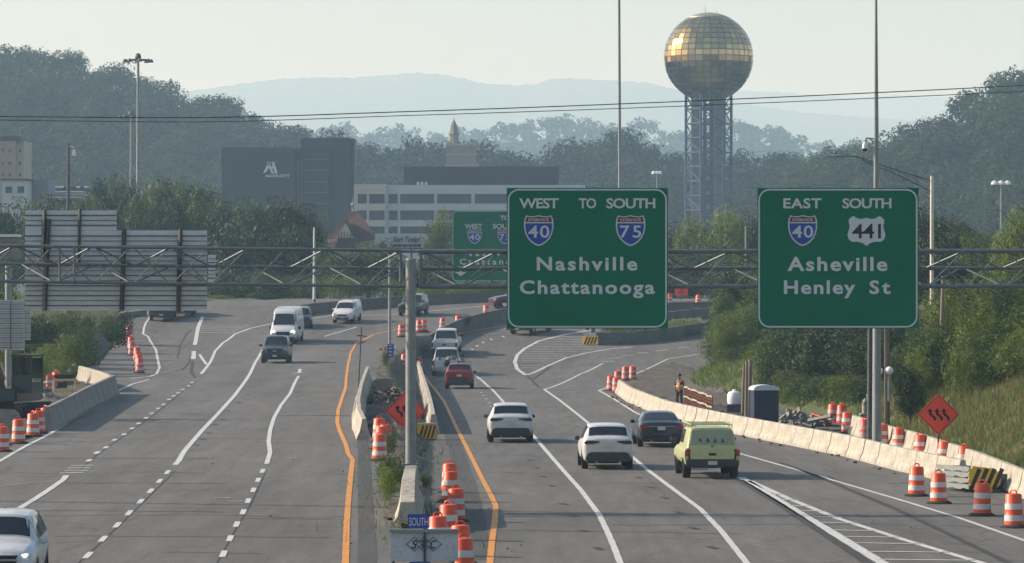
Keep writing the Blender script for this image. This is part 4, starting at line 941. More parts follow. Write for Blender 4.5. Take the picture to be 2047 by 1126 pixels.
# ---- pickup trucks
def pickup(px, py, rz, col, label, W_=2.0, Ln=5.8, H=1.9, view='rear', topper=False, cargo=False, name="pickup_truck", col2=None, tm=None):
    p = G(px, py); hl = Ln/2; w = W_/2; c = Vector((p.x, p.y+Ln*.3, 0)); c.x = p.x*c.y/p.y; c.z = gz(c.x, c.y)
    e = start(0,0,rz,label,"pickup truck",name,c); m = paint("paint_pickup_%d" % px, col); zr = H*.60
    # lower body with an open bed
    cab0 = -hl+Ln*.36
    st = [(cab0-.02,.42,zr,w*.94,w,w*.92,zr-.15),(hl-1.6,.42,zr+.02,w*.94,w,w*.9,zr-.13),(hl-.7,.42,zr+.02,w*.94,w,w*.86,zr-.14),(hl-.1,.46,zr-.04,w*.92,w*.97,w*.82,zr-.2),(hl,.5,zr-.12,w*.88,w*.92,w*.78,zr-.26)]
    b = MB(); Loft(st).mesh(b); b.build("body", m, e, 'auto')
    b = MB(); t = .07
    for s in (-1,1):
        pf = [(w*.94*s,.5),(w*s,.72),(w*s,zr-.12),(w*.95*s,zr),(w*.86*s,zr),(w*.86*s,.6)]
        vs = [(x,-hl+.05,z) for x, z in pf] + [(x,cab0,z) for x, z in pf]; n = 6
        b.add(vs, [(i,(i+1)%n,n+(i+1)%n,n+i) for i in range(n)] + [tuple(range(n)), tuple(reversed(range(n,2*n)))])
    b.box((0,(-hl+cab0)/2,.62),(w*1.72,cab0+hl-.1,.08)); b.box((0,cab0-.06,(zr+.6)/2),(w*1.72,.08,zr-.6)); b.build("bed", m, e)
    b = MB(); b.prism(rect(-w*.80,w*.80,.68,zr-.0,.03), -hl-.01, -hl+.06); b.build("tailgate", m, e, bevel=.015)
    slab(e, "tailgate_handle", M_black, rect(-.13,.13,zr-.22,zr-.13,.02), -hl-.005, .015)
    for q in sym(rect(w*.83,w*.985,.80,zr-.02,.02)): slab(e, "tail_light", tm or M_tail, q, -hl+.12, .13)
    slab(e, "rear_bumper", M_trim if not cargo else M_chrome, [(-w*.96,.44),(-w*.3,.44),(-w*.2,.38),(w*.2,.38),(w*.3,.44),(w*.96,.44),(w*.96,.66),(-w*.96,.66)], -hl+.02, .12, .02)
    slab(e, "number_plate", M_plate, rect(-.16,.16,.50,.63,.01), -hl-.105, .012)
    # cab
    cb = [(cab0+.0,zr-.05,zr+.03,w*.9,w*.92,w*.84,zr),(cab0+.18,zr-.05,H-.04,w*.9,w*.92,w*.76,zr),(cab0+.4,zr-.05,H,w*.9,w*.92,w*.75,zr),(cab0+1.55,zr-.05,H-.02,w*.9,w*.92,w*.74,zr),(hl-1.45,zr-.05,zr+.02,w*.9,w*.92,w*.82,zr)]
    L_ = Loft(cb, .02); b = MB(); L_.mesh(b); b.build("cab", m, e, 'auto')
    g = MB(); L_.patch(g, .08, .9, 5.9, 10.1, .01); g.build("rear_window", M_glass, e, True)
    g = MB(); L_.patch(g, 3.1, 3.92, 5.9, 10.1, .01); g.build("windscreen", M_glass, e, True)
    for s in (1,-1): g = MB(); L_.patch(g, 1.2, 3.2, s*4.3, s*5.3, .01, 6, 3); g.build("side_window", M_glass, e, True)
    for x in (-w+.14, w-.14):
        for y in (-Ln*.3, Ln*.3): wheel(e, x, y, .40, .27)
    mirrors(e, w*.95, cab0+1.95, zr+.18, M_black, .24, .24)
    b = MB(); b.box((0,0,.48),(W_*.72,Ln*.9,.2)); b.build("underbody", M_black, e)
    # front end
    slab(e, "grille", M_black, rect(-w*.62,w*.62,.72,zr-.16,.05), hl-.04, -.06)
    for q in sym(rect(w*.66,w*.92,.86,zr-.16,.04)): slab(e, "headlight", M_lamp, q, hl-.1, -.1)
    slab(e, "front_bumper", M_chrome if not topper else M_trim, rect(-w*.95,w*.95,.45,.68,.05), hl-.06, -.16, .02)
    if topper:
        tp = [(-hl+.04,zr,zr+.06,w*.9,w*.93,w*.86,zr+.03),(-hl+.30,zr,H+.02,w*.9,w*.93,w*.76,zr+.05),(-hl+.6,zr,H+.05,w*.9,w*.93,w*.76,zr+.05),(cab0+.04,zr,H+.03,w*.9,w*.93,w*.76,zr+.05)]
        L2 = Loft(tp, .03); b = MB(); L2.mesh(b); t_ = b.build("bed_topper", m, e, 'auto')
        g = MB(); L2.patch(g, .10, .90, 5.9, 10.1, .012); g.build("rear_hatch", paint("hatch_yellow", (.28,.31,.19)), t_, True)
        g = MB()
        for k, x in enumerate((-.42,-.16,.10,.36)):
            if k < 2: g.prism([(x-.03,zr+.38),(x+.02,zr+.38),(x+.07,zr+.28),(x+.05,zr+.22),(x+.01,zr+.27),(x-.04,zr+.24)], -hl+.085, -hl+.105)
            else: g.prism([(x-.07,zr+.23),(x+.07,zr+.23),(x,zr+.40)], -hl+.085, -hl+.105)
            g.box((x,-hl+.075,zr+.17),(.14,.01,.012))
        g.box((.0,-hl+.04,zr+.10),(.12,.01,.05)); g.build("decal", mat("decal_green", (.05,.10,.06), .5), t_)
        b = MB(); z = H+.15
        for s in (-1,1):
            b.tube((s*w*.74,-hl+.35,z),(s*w*.74,cab0+1.3,z),.02)
            for y in (-hl+.4,-hl+1.4,cab0,cab0+1.2): b.tube((s*w*.74,y,H),(s*w*.74,y,z+.06),.018)
        for y in (-hl+.4,-hl+.9,-hl+1.4,-hl+1.9,cab0,cab0+.6,cab0+1.2): b.tube((-w*.74,y,z),(w*.74,y,z),.018)
        b.build("roof_rack", mat("rack_yellow", (.42,.45,.22), .5), e)
    if cargo:
        b = MB(); rr = random.Random(3)
        for k in range(9): b.box((rr.uniform(-.6,.6), -hl+.5+rr.random()*1.3, zr+rr.uniform(-.2,.12)), (rr.uniform(.15,.35),rr.uniform(.2,.5),rr.uniform(.15,.4)), Matrix.Rotation(rr.random(),3,'Z'))
        o = b.build("equipment", mat("cargo_mixed", (.14,.15,.16), .7, var=.7, scale=9), e)
        b = MB(); b.box((.1,-hl-.12,.88),(.42,.25,.3)); b.box((.1,-hl-.06,1.12),(.3,.12,.14)); b.build("rear_equipment", M_black, e)
    return e
pickup(1411, 955, R_(2), (.50,.51,.25), "pale yellow-green pickup truck with matching bed topper and roof rack", 1.92, 5.5, 1.72, topper=True)
pickup(893, 751, 0, (.54,.55,.56), "white pickup truck with equipment in its open bed ahead of the red suv", 2.03, 5.9, 1.92, cargo=True)
pickup(893, 712, R_(-3), (.26,.27,.265), "silver grey pickup truck farthest along the left lane of the right roadway", 2.0, 5.8, 1.92, tm=M_tail)
pickup(1062, 669, R_(-24), (.03,.07,.05), "dark green pickup truck whose base shows just under the left green sign", 1.95, 5.4, 1.8)
pickup(326, 641, R_(2), (.02,.024,.026), "dark pickup truck right under the large planked sign back on the left", 2.0, 5.6, 1.85)
pickup(368, 633, R_(2), (.015,.016,.018), "black pickup truck behind the dark pickup, its base just below the planked sign", 1.9, 5.4, 1.8)
# ================================================================== BUILDINGS AND LANDMARKS
def bld(name, px, py, Y, label, cat="building"):
    return empty(name, (W(px, py, Y).x, Y, -8), 0, label, cat)
def bp(e, mb, name, m, par=None, smooth=False, bevel=0):
    o = mb.build(name, m, par or e, smooth, bevel=bevel); o.matrix_parent_inverse = Matrix.Translation(-e.location) if par is None else Matrix.Identity(4); return o
def pbox(mb, x0, y0, x1, y1, Y, d, zbase=None):
    """box whose front face spans the surveyed rectangle at distance Y"""
    a, b = W(x0, y1, Y), W(x1, y0, Y); z0 = a.z if zbase is None else zbase
    mb.box(((a.x+b.x)/2, Y+d/2, (z0+b.z)/2), (b.x-a.x, d, b.z-z0))
# ---- observation sphere on a steel tower
SY = 1000.0; SC = W(1416.5, 114.5, SY); SR = 89/(F/SY)
st = empty("observation_tower", (SC.x, SY, -8), 0, "gold mirrored glass sphere on a tall blue steel lattice tower", "tower")
M_gold = mat("gold_mirror", (.72,.50,.20), .16, 1.0, var=.16, scale=.35)
M_gold2 = mat("bronze_cap", (.42,.34,.22), .45, .7, var=.15, scale=.3)
M_frame = mat("sphere_frame", (.10,.085,.06), .5, .6)
def sph_mat():
    m, nt, b = node_mat("gold_mirror_panels"); L = nt.links.new; g = nt.nodes.new("ShaderNodeNewGeometry")
    rp = nt.nodes.new("ShaderNodeValToRGB"); rp.color_ramp.elements[0].color = (.30,.20,.09,1); rp.color_ramp.elements[1].color = (.66,.44,.18,1); L(g.outputs["Random Per Island"], rp.inputs[0])
    L(rp.outputs[0], b.inputs["Base Color"]); b.inputs["Metallic"].default_value = 1
    mr = nt.nodes.new("ShaderNodeMapRange"); mr.inputs[3].default_value = .06; mr.inputs[4].default_value = .22; L(g.outputs["Random Per Island"], mr.inputs[0]); L(mr.outputs[0], b.inputs["Roughness"]); return m
M_sph = sph_mat()
def on(r, la, lo): return Vector((r*math.cos(la)*math.sin(lo), -r*math.cos(la)*math.cos(lo), r*math.sin(la)))
b = MB(); b.add(*[[]]*2) if False else None
NL, NA = 36, 24; rr = random.Random(11); panels = MB()
for j in range(NA):
    la0, la1 = -math.pi/2+math.pi*j/NA, -math.pi/2+math.pi*(j+1)/NA
    if la1 > R_(62) or la0 < R_(-72): continue
    for i in range(NL):
        lo0, lo1 = 2*math.pi*i/NL, 2*math.pi*(i+1)/NL; g = .010; q = .05
        c = on(SR, (la0+la1)/2, (lo0+lo1)/2); nrm = c.normalized(); tl = Vector([(rr.random()-.5)*(.05 if la0 > -.1 else .075) for _ in range(3)])
        vs = []
        for la, lo in ((la0+g,lo0+g),(la0+g,lo1-g),(la1-g,lo1-g),(la1-g,lo0+g)):
            v = on(SR, la, lo); v = v - nrm*((v-c).dot(nrm)) ; v = v + nrm*((v-c).dot(tl)*1.0); vs.append(v+SC)
        panels.add(vs, [(0,1,2,3)])
sph = bp(st, panels, "mirror_panels", M_sph)
fr = MB(); prof = []
for j in range(33): la = -math.pi/2+math.pi*j/32; prof.append((max(.01,(SR-.10)*math.cos(la)), (SR-.10)*math.sin(la)))
fr.lathe(prof, SC, 48); bp(st, fr, "sphere_frame", M_frame, smooth=True)
cap = MB(); prof = [(SR*1.003*math.cos(R_(a)), SR*1.003*math.sin(R_(a))) for a in (60,66,72,78,84,89)]; cap.lathe(prof, SC, 40); bp(st, cap, "top_cap", M_gold2, smooth=True)
cap = MB(); prof = [(SR*math.cos(R_(a)), SR*math.sin(R_(a))) for a in (-89,-80,-72,-70)]; cap.lathe(prof, SC, 40); bp(st, cap, "lower_cap", M_gold2, smooth=True)
an = MB(); an.tube(SC+Vector((-.8,0,SR-.1)), SC+Vector((-.8,0,SR+1.6)), .06); an.tube(SC+Vector((2.0,0,SR-.3)), SC+Vector((2.0,0,SR+.6)), .05); bp(st, an, "antenna", M_steelp)
M_tblue = mat("tower_blue_steel", (.007,.028,.085), .6, .0, var=.15, scale=.5)
M_tpan = mat("tower_grey_panel", (.11,.135,.16), .6, .1, var=.12, scale=.5)
TR = 46/8.0; top = W(0,190,SY).z; bot = -6
def hexp(k, r=TR): a = R_(60*k+30+8); return (SC.x+r*math.sin(a), SY-r*math.cos(a))
for k in range(6):
    x, y = hexp(k); c_ = MB(); c_.tube((x,y,bot),(x,y,top+1),.36,.36,8); bp(st, c_, "column", M_tblue)
    x2, y2 = hexp(k+1); z = top; j = 0
    br = MB(); rg = MB()
    while z > bot+3.6:
        rg.tube((x,y,z),(x2,y2,z),.20,.20,5,False); 
        if j % 2: br.tube((x,y,z),(x2,y2,z-3.6),.17,.17,5,False)
        else: br.tube((x2,y2,z),(x,y,z-3.6),.17,.17,5,False)
        z -= 3.6; j += 1
    br.add(rg.v, rg.f); bp(st, br, "lattice_bracing", M_tblue)
for (sx, w, d) in ((-3.0,2.7,3.0),(2.6,3.4,3.0)):
    p_ = MB(); p_.box((SC.x+sx, SY+.5, (top+bot)/2), (w,d,top-bot-1)); bp(st, p_, "lift_shaft", M_tpan)
for sx in (-1.0, .6):
    p_ = MB(); p_.box((SC.x+sx, SY-1.0, (top+bot)/2), (.9,.8,top-bot-1)); bp(st, p_, "inner_column", M_tblue)
p_ = MB(); z = top-3
while z > bot+2: p_.box((SC.x-.2, SY-1.8, z), (1.0,.5,1.4)); z -= 3.6
bp(st, p_, "stair_landing", M_tpan)
# ---- dark hotel block
HYm = 800.0
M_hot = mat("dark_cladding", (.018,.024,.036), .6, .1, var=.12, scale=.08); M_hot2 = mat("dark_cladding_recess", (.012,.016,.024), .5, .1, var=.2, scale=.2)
M_lett = mat("white_letters", (.75,.76,.78), .5)
h = bld("hotel_building", 540, 420, HYm, "dark grey windowless hotel block carrying a white logo and MARRIOTT lettering")
m_ = MB(); pbox(m_, 443, 295, 587, 520, HYm, 18, -8); bp(h, m_, "wing", M_hot)
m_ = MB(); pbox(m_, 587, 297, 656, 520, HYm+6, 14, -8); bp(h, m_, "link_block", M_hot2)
m_ = MB(); pbox(m_, 602, 276, 697, 520, HYm+14, 16, -8); bp(h, m_, "tower_block", M_hot)
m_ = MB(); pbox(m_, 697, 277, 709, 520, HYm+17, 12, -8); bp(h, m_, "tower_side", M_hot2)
for k in range(6):
    m_ = MB(); y = 318+k*22; pbox(m_, 606, y, 654, y+2.2, HYm+5.6, .4); bp(h, m_, "balcony_edge", M_tpan)
for x in (588.5,595,601.5): m_ = MB(); pbox(m_, x, 322, x+1.2, 430, HYm+5.4, .5); bp(h, m_, "window_strip", M_tpan)
sc_ = F/HYm
def hx(px): return W(px,0,HYm).x
def hz(py): return W(0,py,HYm).z
m_ = MB()
for pl in ([(526,347),(533,344),(541,324),(536.5,324.5)],[(533,325),(538,324),(548,347),(543,347)],[(543,325),(548,324),(555,347),(550,347)],[(541,346),(545,338),(548,324),(543.5,334)]):
    m_.prism([(hx(a),hz(b_)) for a, b_ in pl], HYm-.35, HYm-.02)
bp(h, m_, "logo", M_lett)
t_ = text_mb("MARRIOTT", hx(531), hx(579), hz(354.5), hz(349), HYm-.1, bold=.015); bp(h, t_, "lettering", M_lett)
# ---- white office block with dark penthouse
OY = 700.0
M_off = mat("office_white", (.47,.49,.53), .7, var=.08, scale=.2); M_offg = mat("office_glass", (.03,.05,.085), .15, .2, var=.4, scale=.25); M_pent = mat("penthouse_dark", (.02,.023,.032), .6, var=.15, scale=.2)
h = bld("office_building", 880, 420, OY, "long white office block with three window bands and a dark rooftop storey")
m_ = MB(); pbox(m_, 770, 370, 1170, 520, OY, 30, -8); bp(h, m_, "wall", M_off)
m_ = MB(); a = W(712,0,OY); 
m_.prism([(hx2, z) for hx2, z in ((W(708,0,OY).x,-8),(W(772,0,OY).x,-8),(W(772,0,OY).x,W(0,369,OY).z),(W(708,0,OY).x,W(0,369,OY).z))], OY-1.2, OY+20); bp(h, m_, "stair_bay", mat("office_cream", (.50,.47,.43), .7, var=.08, scale=.2))
for r, (y0, y1) in enumerate(((388,407),(421,440),(453,470))):
    for x0, x1 in ((715,733),(738,769)): 
        m_ = MB(); pbox(m_, x0, y0, x1, y1, OY-1.26, .3); w_ = bp(h, m_, "window", M_offg)
    for x0, x1 in ((777,795),(800,868),(874,942),(949,1018),(1024,1092),(1098,1165)):
        m_ = MB(); pbox(m_, x0, y0, x1, y1, OY-.06, .3); w_ = bp(h, m_, "window", M_offg)
        m_ = MB(); nx = max(2, int((x1-x0)/9))
        for k in range(1, nx): xx = x0+(x1-x0)*k/nx; pbox(m_, xx-.35, y0, xx+.35, y1, OY-.14, .08)
        pbox(m_, x0, y1-5, x1, y1-4.2, OY-.14, .08)
        o = m_.build("mullions", M_off, w_); o.matrix_parent_inverse = Matrix.Translation(-h.location)
m_ = MB(); pbox(m_, 807, 333, 1117, 372, OY+7, 18); bp(h, m_, "penthouse", M_pent)
m_ = MB()
for x in (833,841,849): pbox(m_, x, 364, x+5, 370, OY+3, 1.5)
bp(h, m_, "rooftop_units", M_off)
# ---- collegiate tower with turret
TY = 1050.0
M_brk = mat("tower_brick", (.23,.21,.19), .85, var=.2, scale=.5); M_stone = mat("tower_stone", (.34,.32,.29), .85, var=.15, scale=.4)
h = bld("clock_tower", 922, 330, TY, "brick tower with battlemented parapet and slim turret behind the office block", "tower")
m_ = MB(); pbox(m_, 892, 291, 952, 420, TY, 7, -8); bp(h, m_, "wall", M_brk)
m_ = MB(); pbox(m_, 890, 308, 954, 311, TY-.3, 7.6); pbox(m_, 890, 330, 955, 334, TY-.3, 7.6); bp(h, m_, "string_course", M_stone)
m_ = MB(); pbox(m_, 891, 289, 953, 292, TY-.3, 7.6)
for x0, x1 in ((893,904),(910,916),(922,928),(934,938),(942,953)): pbox(m_, x0, 283 if x1-x0 > 8 else 287, x1, 291, TY-.2, .8); pbox(m_, x0, 283 if x1-x0 > 8 else 287, x1, 291, TY+6.4, .8)
bp(h, m_, "battlement", M_stone)
c0 = W(907,0,TY+3); 
m_ = MB(); zz = lambda py: W(0,py,TY+3).z
m_.lathe([(1.35,zz(292)),(1.35,zz(270)),(1.6,zz(269)),(1.2,zz(262)),(.9,zz(255)),(.95,zz(253)),(.45,zz(244)),(.12,zz(240)),(.03,zz(233))], (c0.x,TY+3,0), 8); bp(h, m_, "turret", M_brk)
# ---- red roofed house
RY = 560.0
M_rroof = mat("red_tile_roof", (.05,.016,.013), .75, var=.25, scale=1.5); M_stuc = mat("cream_stucco", (.42,.38,.32), .8, var=.15, scale=.8); M_timb = mat("dark_timber", (.06,.035,.025), .8)
h = bld("church_building", 700, 470, RY, "steep red-tiled roof with a pale timbered gable and slim finial")
X = lambda px: W(px,0,RY).x
Z = lambda py: W(0,py,RY).z
m_ = MB()   # main hipped roof
zb = Z(478); pts = [(X(638),RY+1,Z(500)),(X(752),RY+1,zb),(X(752),RY+14,zb),(X(638),RY+14,Z(500)),(X(690),RY+7,Z(421)),(X(712),RY+7,Z(421))]
m_.add(pts, [(0,1,5,4),(1,2,5),(2,3,4,5),(3,0,4),(0,3,2,1)]); r_ = bp(h, m_, "roof", M_rroof)
m_ = MB(); m_.box((X(695),RY+7.5,(zb-8)/2),(X(748)-X(645),11,zb+8)); bp(h, m_, "wall", M_stuc)
m_ = MB(); m_.prism([(X(668),Z(500)),(X(712),Z(500)),(X(692),Z(440))], RY-1.4, RY+5); bp(h, m_, "gable_roof", M_rroof)
m_ = MB(); m_.prism([(X(673),Z(476)),(X(707),Z(476)),(X(692),Z(446))], RY-1.5, RY-1.35); g_ = bp(h, m_, "gable_wall", M_stuc)
m_ = MB()
for x in (678,684,690,696,702): m_.box((X(x),RY-1.55,Z(472)),(.12,.06,.7 if x in (678,702) else 1.2))
bp(h, m_, "timber_frame", M_timb)
m_ = MB(); m_.tube((X(701),RY+7,Z(422)),(X(701),RY+7,Z(394)),.12,.03,6); m_.lathe([(.1,0),(.3,.3),(.1,.6)],(X(701),RY+7,Z(412)),8); bp(h, m_, "finial", M_steelp)
# ---- billboard
BY = 480.0; X = lambda px: W(px,0,BY).x; Z = lambda py: W(0,py,BY).z
h = bld("billboard", 830, 490, BY, "wide pale billboard reading Start Today! with two portrait silhouettes", "billboard"); h.location.z = 2
m_ = MB(); pbox(m_, 750, 467, 903, 496, BY, .5); bp(h, m_, "panel", mat("billboard_pale", (.48,.50,.52), .6, var=.1, scale=.3))
m_ = text_mb("Start Today!", X(784), X(841), Z(484), Z(472.5), BY-.08, bold=.02, shear=.35); bp(h, m_, "lettering", M_timb)
m_ = MB()
rr = random.Random(5)
m_ = text_mb("COUNSELING", X(782), X(843), Z(494.5), Z(488), BY-.08, bold=.01) if False else MB()
for k in range(12): x = 783+k*5; m_.box((X(x+1.6),BY-.08,Z(491)),(.2*(1+(k%3)*.3),.03,.25+.12*(k%2)))
bp(h, m_, "small_print", M_timb)
for px, w_, hh, c_ in ((858,9,18,(.10,.09,.09)),(887,12,23,(.09,.06,.045)),(765,7,14,(.16,.15,.14))):
    m_ = MB(); cx_ = X(px); s_ = F/BY; w2 = w_/s_; z0 = Z(496); H2 = hh/s_ 
    out = [(cx_-w2,z0),(cx_+w2,z0),(cx_+w2*.9,z0+H2*.4),(cx_+w2*.35,z0+H2*.55)] + [(cx_+w2*.36*math.cos(t), z0+H2*.78+H2*.22*math.sin(t)) for t in np.linspace(-.9, math.pi+.9, 9)] + [(cx_-w2*.35,z0+H2*.55),(cx_-w2*.9,z0+H2*.4)]
    m_.prism(out, BY-.10, BY-.02); bp(h, m_, "portrait", mat("portrait_%d" % px, c_, .7, var=.3, scale=2))
m_ = MB(); pbox(m_, 776, 496, 905, 498.5, BY-1, 1.0); bp(h, m_, "catwalk", M_dark)
for px in (792, 822, 852, 882):
    m_ = MB(); m_.tube((X(px),BY+.4,1),(X(px),BY+.4,Z(496)),.14); bp(h, m_, "support_post", M_dark2)
# ---- buildings at the far left
LY = 760.0
h = bld("apartment_tower", 20, 320, LY, "pinkish brown tower block with small windows at the left edge")
m_ = MB(); pbox(m_, -60, 282, 31, 420, LY, 14, -8); bp(h, m_, "wall", mat("tower_block_pink", (.30,.23,.20), .8, var=.1, scale=.2))
m_ = MB(); pbox(m_, 31, 282, 48, 420, LY+2, 12, -8); bp(h, m_, "stair_core", mat("tower_block_pale", (.38,.33,.30), .8, var=.1, scale=.2))
m_ = MB(); pbox(m_, -30, 273, 40, 279, LY+1, 10); pbox(m_, -30, 279, 44, 283, LY+.5, 12); bp(h, m_, "roof_railing", M_hot)
for y in (298, 323, 346):
    for x in (3, 17, 38):
        m_ = MB(); pbox(m_, x, y, x+4.5, y+7, LY-.1 if x < 30 else LY+1.9, .2); bp(h, m_, "window", M_offg)
h = bld("low_building", 40, 380, 620, "low flat-roofed white building with two square windows at the left edge")
m_ = MB(); pbox(m_, 5, 360, 54, 440, 620, 10, -8); bp(h, m_, "wall", M_off)
m_ = MB(); pbox(m_, 2, 357.5, 57, 360.5, 619.6, 11); bp(h, m_, "roof", M_hot2)
for x in (11, 35): m_ = MB(); pbox(m_, x, 373, x+13, 386, 619.9, .2); bp(h, m_, "window", M_offg)
m_ = MB(); pbox(m_, 54, 358, 96, 440, 626, 10, -8); bp(h, m_, "annex", mat("annex_grey", (.16,.18,.21), .8))
h = bld("warehouse", 130, 385, 640, "pale low warehouse roofs glimpsed between treetops on the left")
for y0, x0, x1 in ((382,85,165),(387,92,162),(393,96,160)):
    m_ = MB(); pbox(m_, x0, y0, x1, y0+2.5, 640-(y0-380), 12); bp(h, m_, "roof", M_off)
m_ = MB(); pbox(m_, 85, 374, 190, 382, 650, 14, -8); bp(h, m_, "wall", M_pent)
m_ = MB()
for x in (100,108,116,121,153,168,172): pbox(m_, x, 372, x+4, 375.5, 648, 2)
bp(h, m_, "rooftop_units", M_off)
# long pale bridge rail and low buildings glimpsed behind the gantry
h = bld("viaduct", 980, 545, 430, "pale concrete viaduct glimpsed behind the far green sign", "bridge"); h.location.z = 3
for y0, y1, d in ((507,511,2),(519,522,3),(540,545,4)):
    m_ = MB(); pbox(m_, 835, y0, 1440, y1, 430+d, 2); bp(h, m_, "deck_beam", M_conc2)
for k in range(8):
    m_ = MB(); pbox(m_, 850+k*80, 511, 854+k*80, 590, 436, 1.2, 2); bp(h, m_, "pier", M_conc2)
h = bld("low_building", 520, 560, 440, "grey low building glimpsed through the gantry left of the white pole"); h.location.z = 3
m_ = MB(); pbox(m_, 430, 545, 640, 600, 440, 8, 3); bp(h, m_, "wall", M_tpan)
m_ = MB(); pbox(m_, 425, 543, 645, 546, 439.6, 9); bp(h, m_, "roof", M_off)
# ================================================================== MASTS AND POLES
def mast(px, ptop, Y, r0, r1, label, head=None, name="light_mast", cat="street light", m=None, pbase=None, x2=None):
    a = W(px, ptop, Y); xb = W(x2 if x2 is not None else px, 0, Y).x; zb = W(0,pbase,Y).z if pbase else gz(xb, Y)-.2
    e = empty(name, (xb, Y, zb), 0, label, cat); inv = Matrix.Translation(-e.location)
    b = MB(); b.tube((xb,Y,zb),(a.x,Y,a.z), r0, r1, 14); o = b.build("pole", m or M_steelp, e, 'auto'); o.matrix_parent_inverse = inv
    b = MB(); b.lathe([(r0*2.2,0),(r0*2.2,.05),(r0*1.2,.06),(r0*1.2,.35)],(xb,Y,zb+.15),14); o = b.build("base_plate", M_steel, e, 'auto'); o.matrix_parent_inverse = inv
    if head == 'high':
        b = MB(); n = 24; R0 = 1.3; pts = [(a.x+R0*math.cos(2*math.pi*i/n),Y+R0*math.sin(2*math.pi*i/n),a.z-.3) for i in range(n+1)]; b.path(pts, .07)
        for k in range(4): t = math.pi/4+k*math.pi/2; b.tube((a.x,Y,a.z-.2),(a.x+R0*math.cos(t),Y+R0*math.sin(t),a.z-.3),.05)
        b.lathe([(.3,-.3),(.38,0),(.3,.35),(.1,.5)],(a.x,Y,a.z),12); o = b.build("luminaire_ring", M_dark2, e); o.matrix_parent_inverse = inv
        for k in range(8):
            t = 2*math.pi*k/8+.2; b = MB(); b.lathe([(.12,.18),(.2,.0),(.3,-.16),(.28,-.2)],(a.x+(R0+.25)*math.cos(t),Y+(R0+.25)*math.sin(t),a.z-.38),10); b.tube((a.x+R0*math.cos(t),Y+R0*math.sin(t),a.z-.3),(a.x+(R0+.3)*math.cos(t),Y+(R0+.3)*math.sin(t),a.z-.3),.05); o = b.build("floodlight", M_dark2, e); o.matrix_parent_inverse = inv
    return e, a, inv
mast(276, 115, 470, .30, .14, "taller light mast with a ring of floodlights above the wooded hill on the left", 'high')
mast(262, 228, 600, .26, .12, "shorter light mast with floodlight ring left of the taller one", 'high', x2=260)
e, a, inv = mast(137, 287, 330, .22, .09, "dark pole with a small white lamp at its top above the planked sign", m=M_dark2, x2=135)
b = MB(); b.tube(a-Vector((0,0,.2)), a+Vector((.45,0,-.3)), .03); b.lathe([(.02,.25),(.1,.1),(.16,-.3),(.02,-.35)], a+Vector((.45,0,-.7)), 10); o = b.build("lamp", M_white, e, 'auto'); o.matrix_parent_inverse = inv
mast(628, 455, 352, .13, .08, "slim white pole standing behind the far parapet", name="utility_pole", cat="pole", m=mat("white_pole", (.62,.60,.58), .6, .1))
e, a, inv = mast(779, 508, 300, .12, .10, "grey pole with a dark cap beside the small blue median sign", name="utility_pole", cat="pole", x2=779)
b = MB(); b.lathe([(.12,0),(.22,.1),(.22,.3),(.1,.36)], a, 12); o = b.build("cap", M_dark, e); o.matrix_parent_inverse = inv
mast(1236.5, -260, 355, .16, .10, "tall slim mast rising out of the photo above the left green sign", name="light_mast", x2=1240)
e, a, inv = mast(1751, -90, 158, .20, .035, "thick round mast with a white dome camera rising above the right green sign", name="camera_mast", cat="camera mast", x2=1753)
c0 = W(1749, 278, 158); b = MB(); b.path([c0, W(1732,276,158), W(1729,284,158)], .03); b.tube(W(1749,290,158), W(1738,277,158), .02); o = b.build("bracket", M_steel, e); o.matrix_parent_inverse = inv
d0 = W(1729, 287, 158); b = MB(); b.lathe([(.04,.06),(.09,.0),(.11,-.1),(.11,-.2)], d0, 14); o = b.build("camera_housing", M_white, e, 'auto'); o.matrix_parent_inverse = inv
b = MB(); b.lathe([(.11,-.2),(.09,-.27),(.04,-.31)], d0, 14); o = b.build("camera_dome", M_glass, e, 'auto'); o.matrix_parent_inverse = inv
# cobra street light
e, a, inv = mast(1863, 352, 230, .13, .10, "cobra-head street light with a long double arm right of the right green sign", name="street_light", m=mat("bright_pole", (.60,.56,.50), .5, .3))
b = MB(); Yc = 230; b.path([W(x,y,Yc) for x, y in ((1863,362),(1800,343),(1756,328),(1727,318),(1708,313),(1690,312))], .035); b.path([W(x,y,Yc) for x, y in ((1863,384),(1820,362),(1780,344),(1740,328),(1722,319))], .035)
b.tube(W(1780,336,Yc), W(1781,345,Yc), .02); o = b.build("arm", M_dark2, e, 'auto'); o.matrix_parent_inverse = inv
b = MB(); q = W(1674,312,Yc); b.lathe([(.03,-.5),(.13,-.35),(.17,0),(.12,.3),(.05,.45)], (0,0,0), 12); b.v = [(q.x - v[2], q.y+v[0], q.z + v[1]*.5) for v in b.v]; o = b.build("lamp_head", M_steelp, e, 'auto'); o.matrix_parent_inverse = inv
b = MB(); b.tube(q+Vector((-.1,0,.05)), q+Vector((-.1,0,.22)), .04); o = b.build("photocell", M_dark, e); o.matrix_parent_inverse = inv
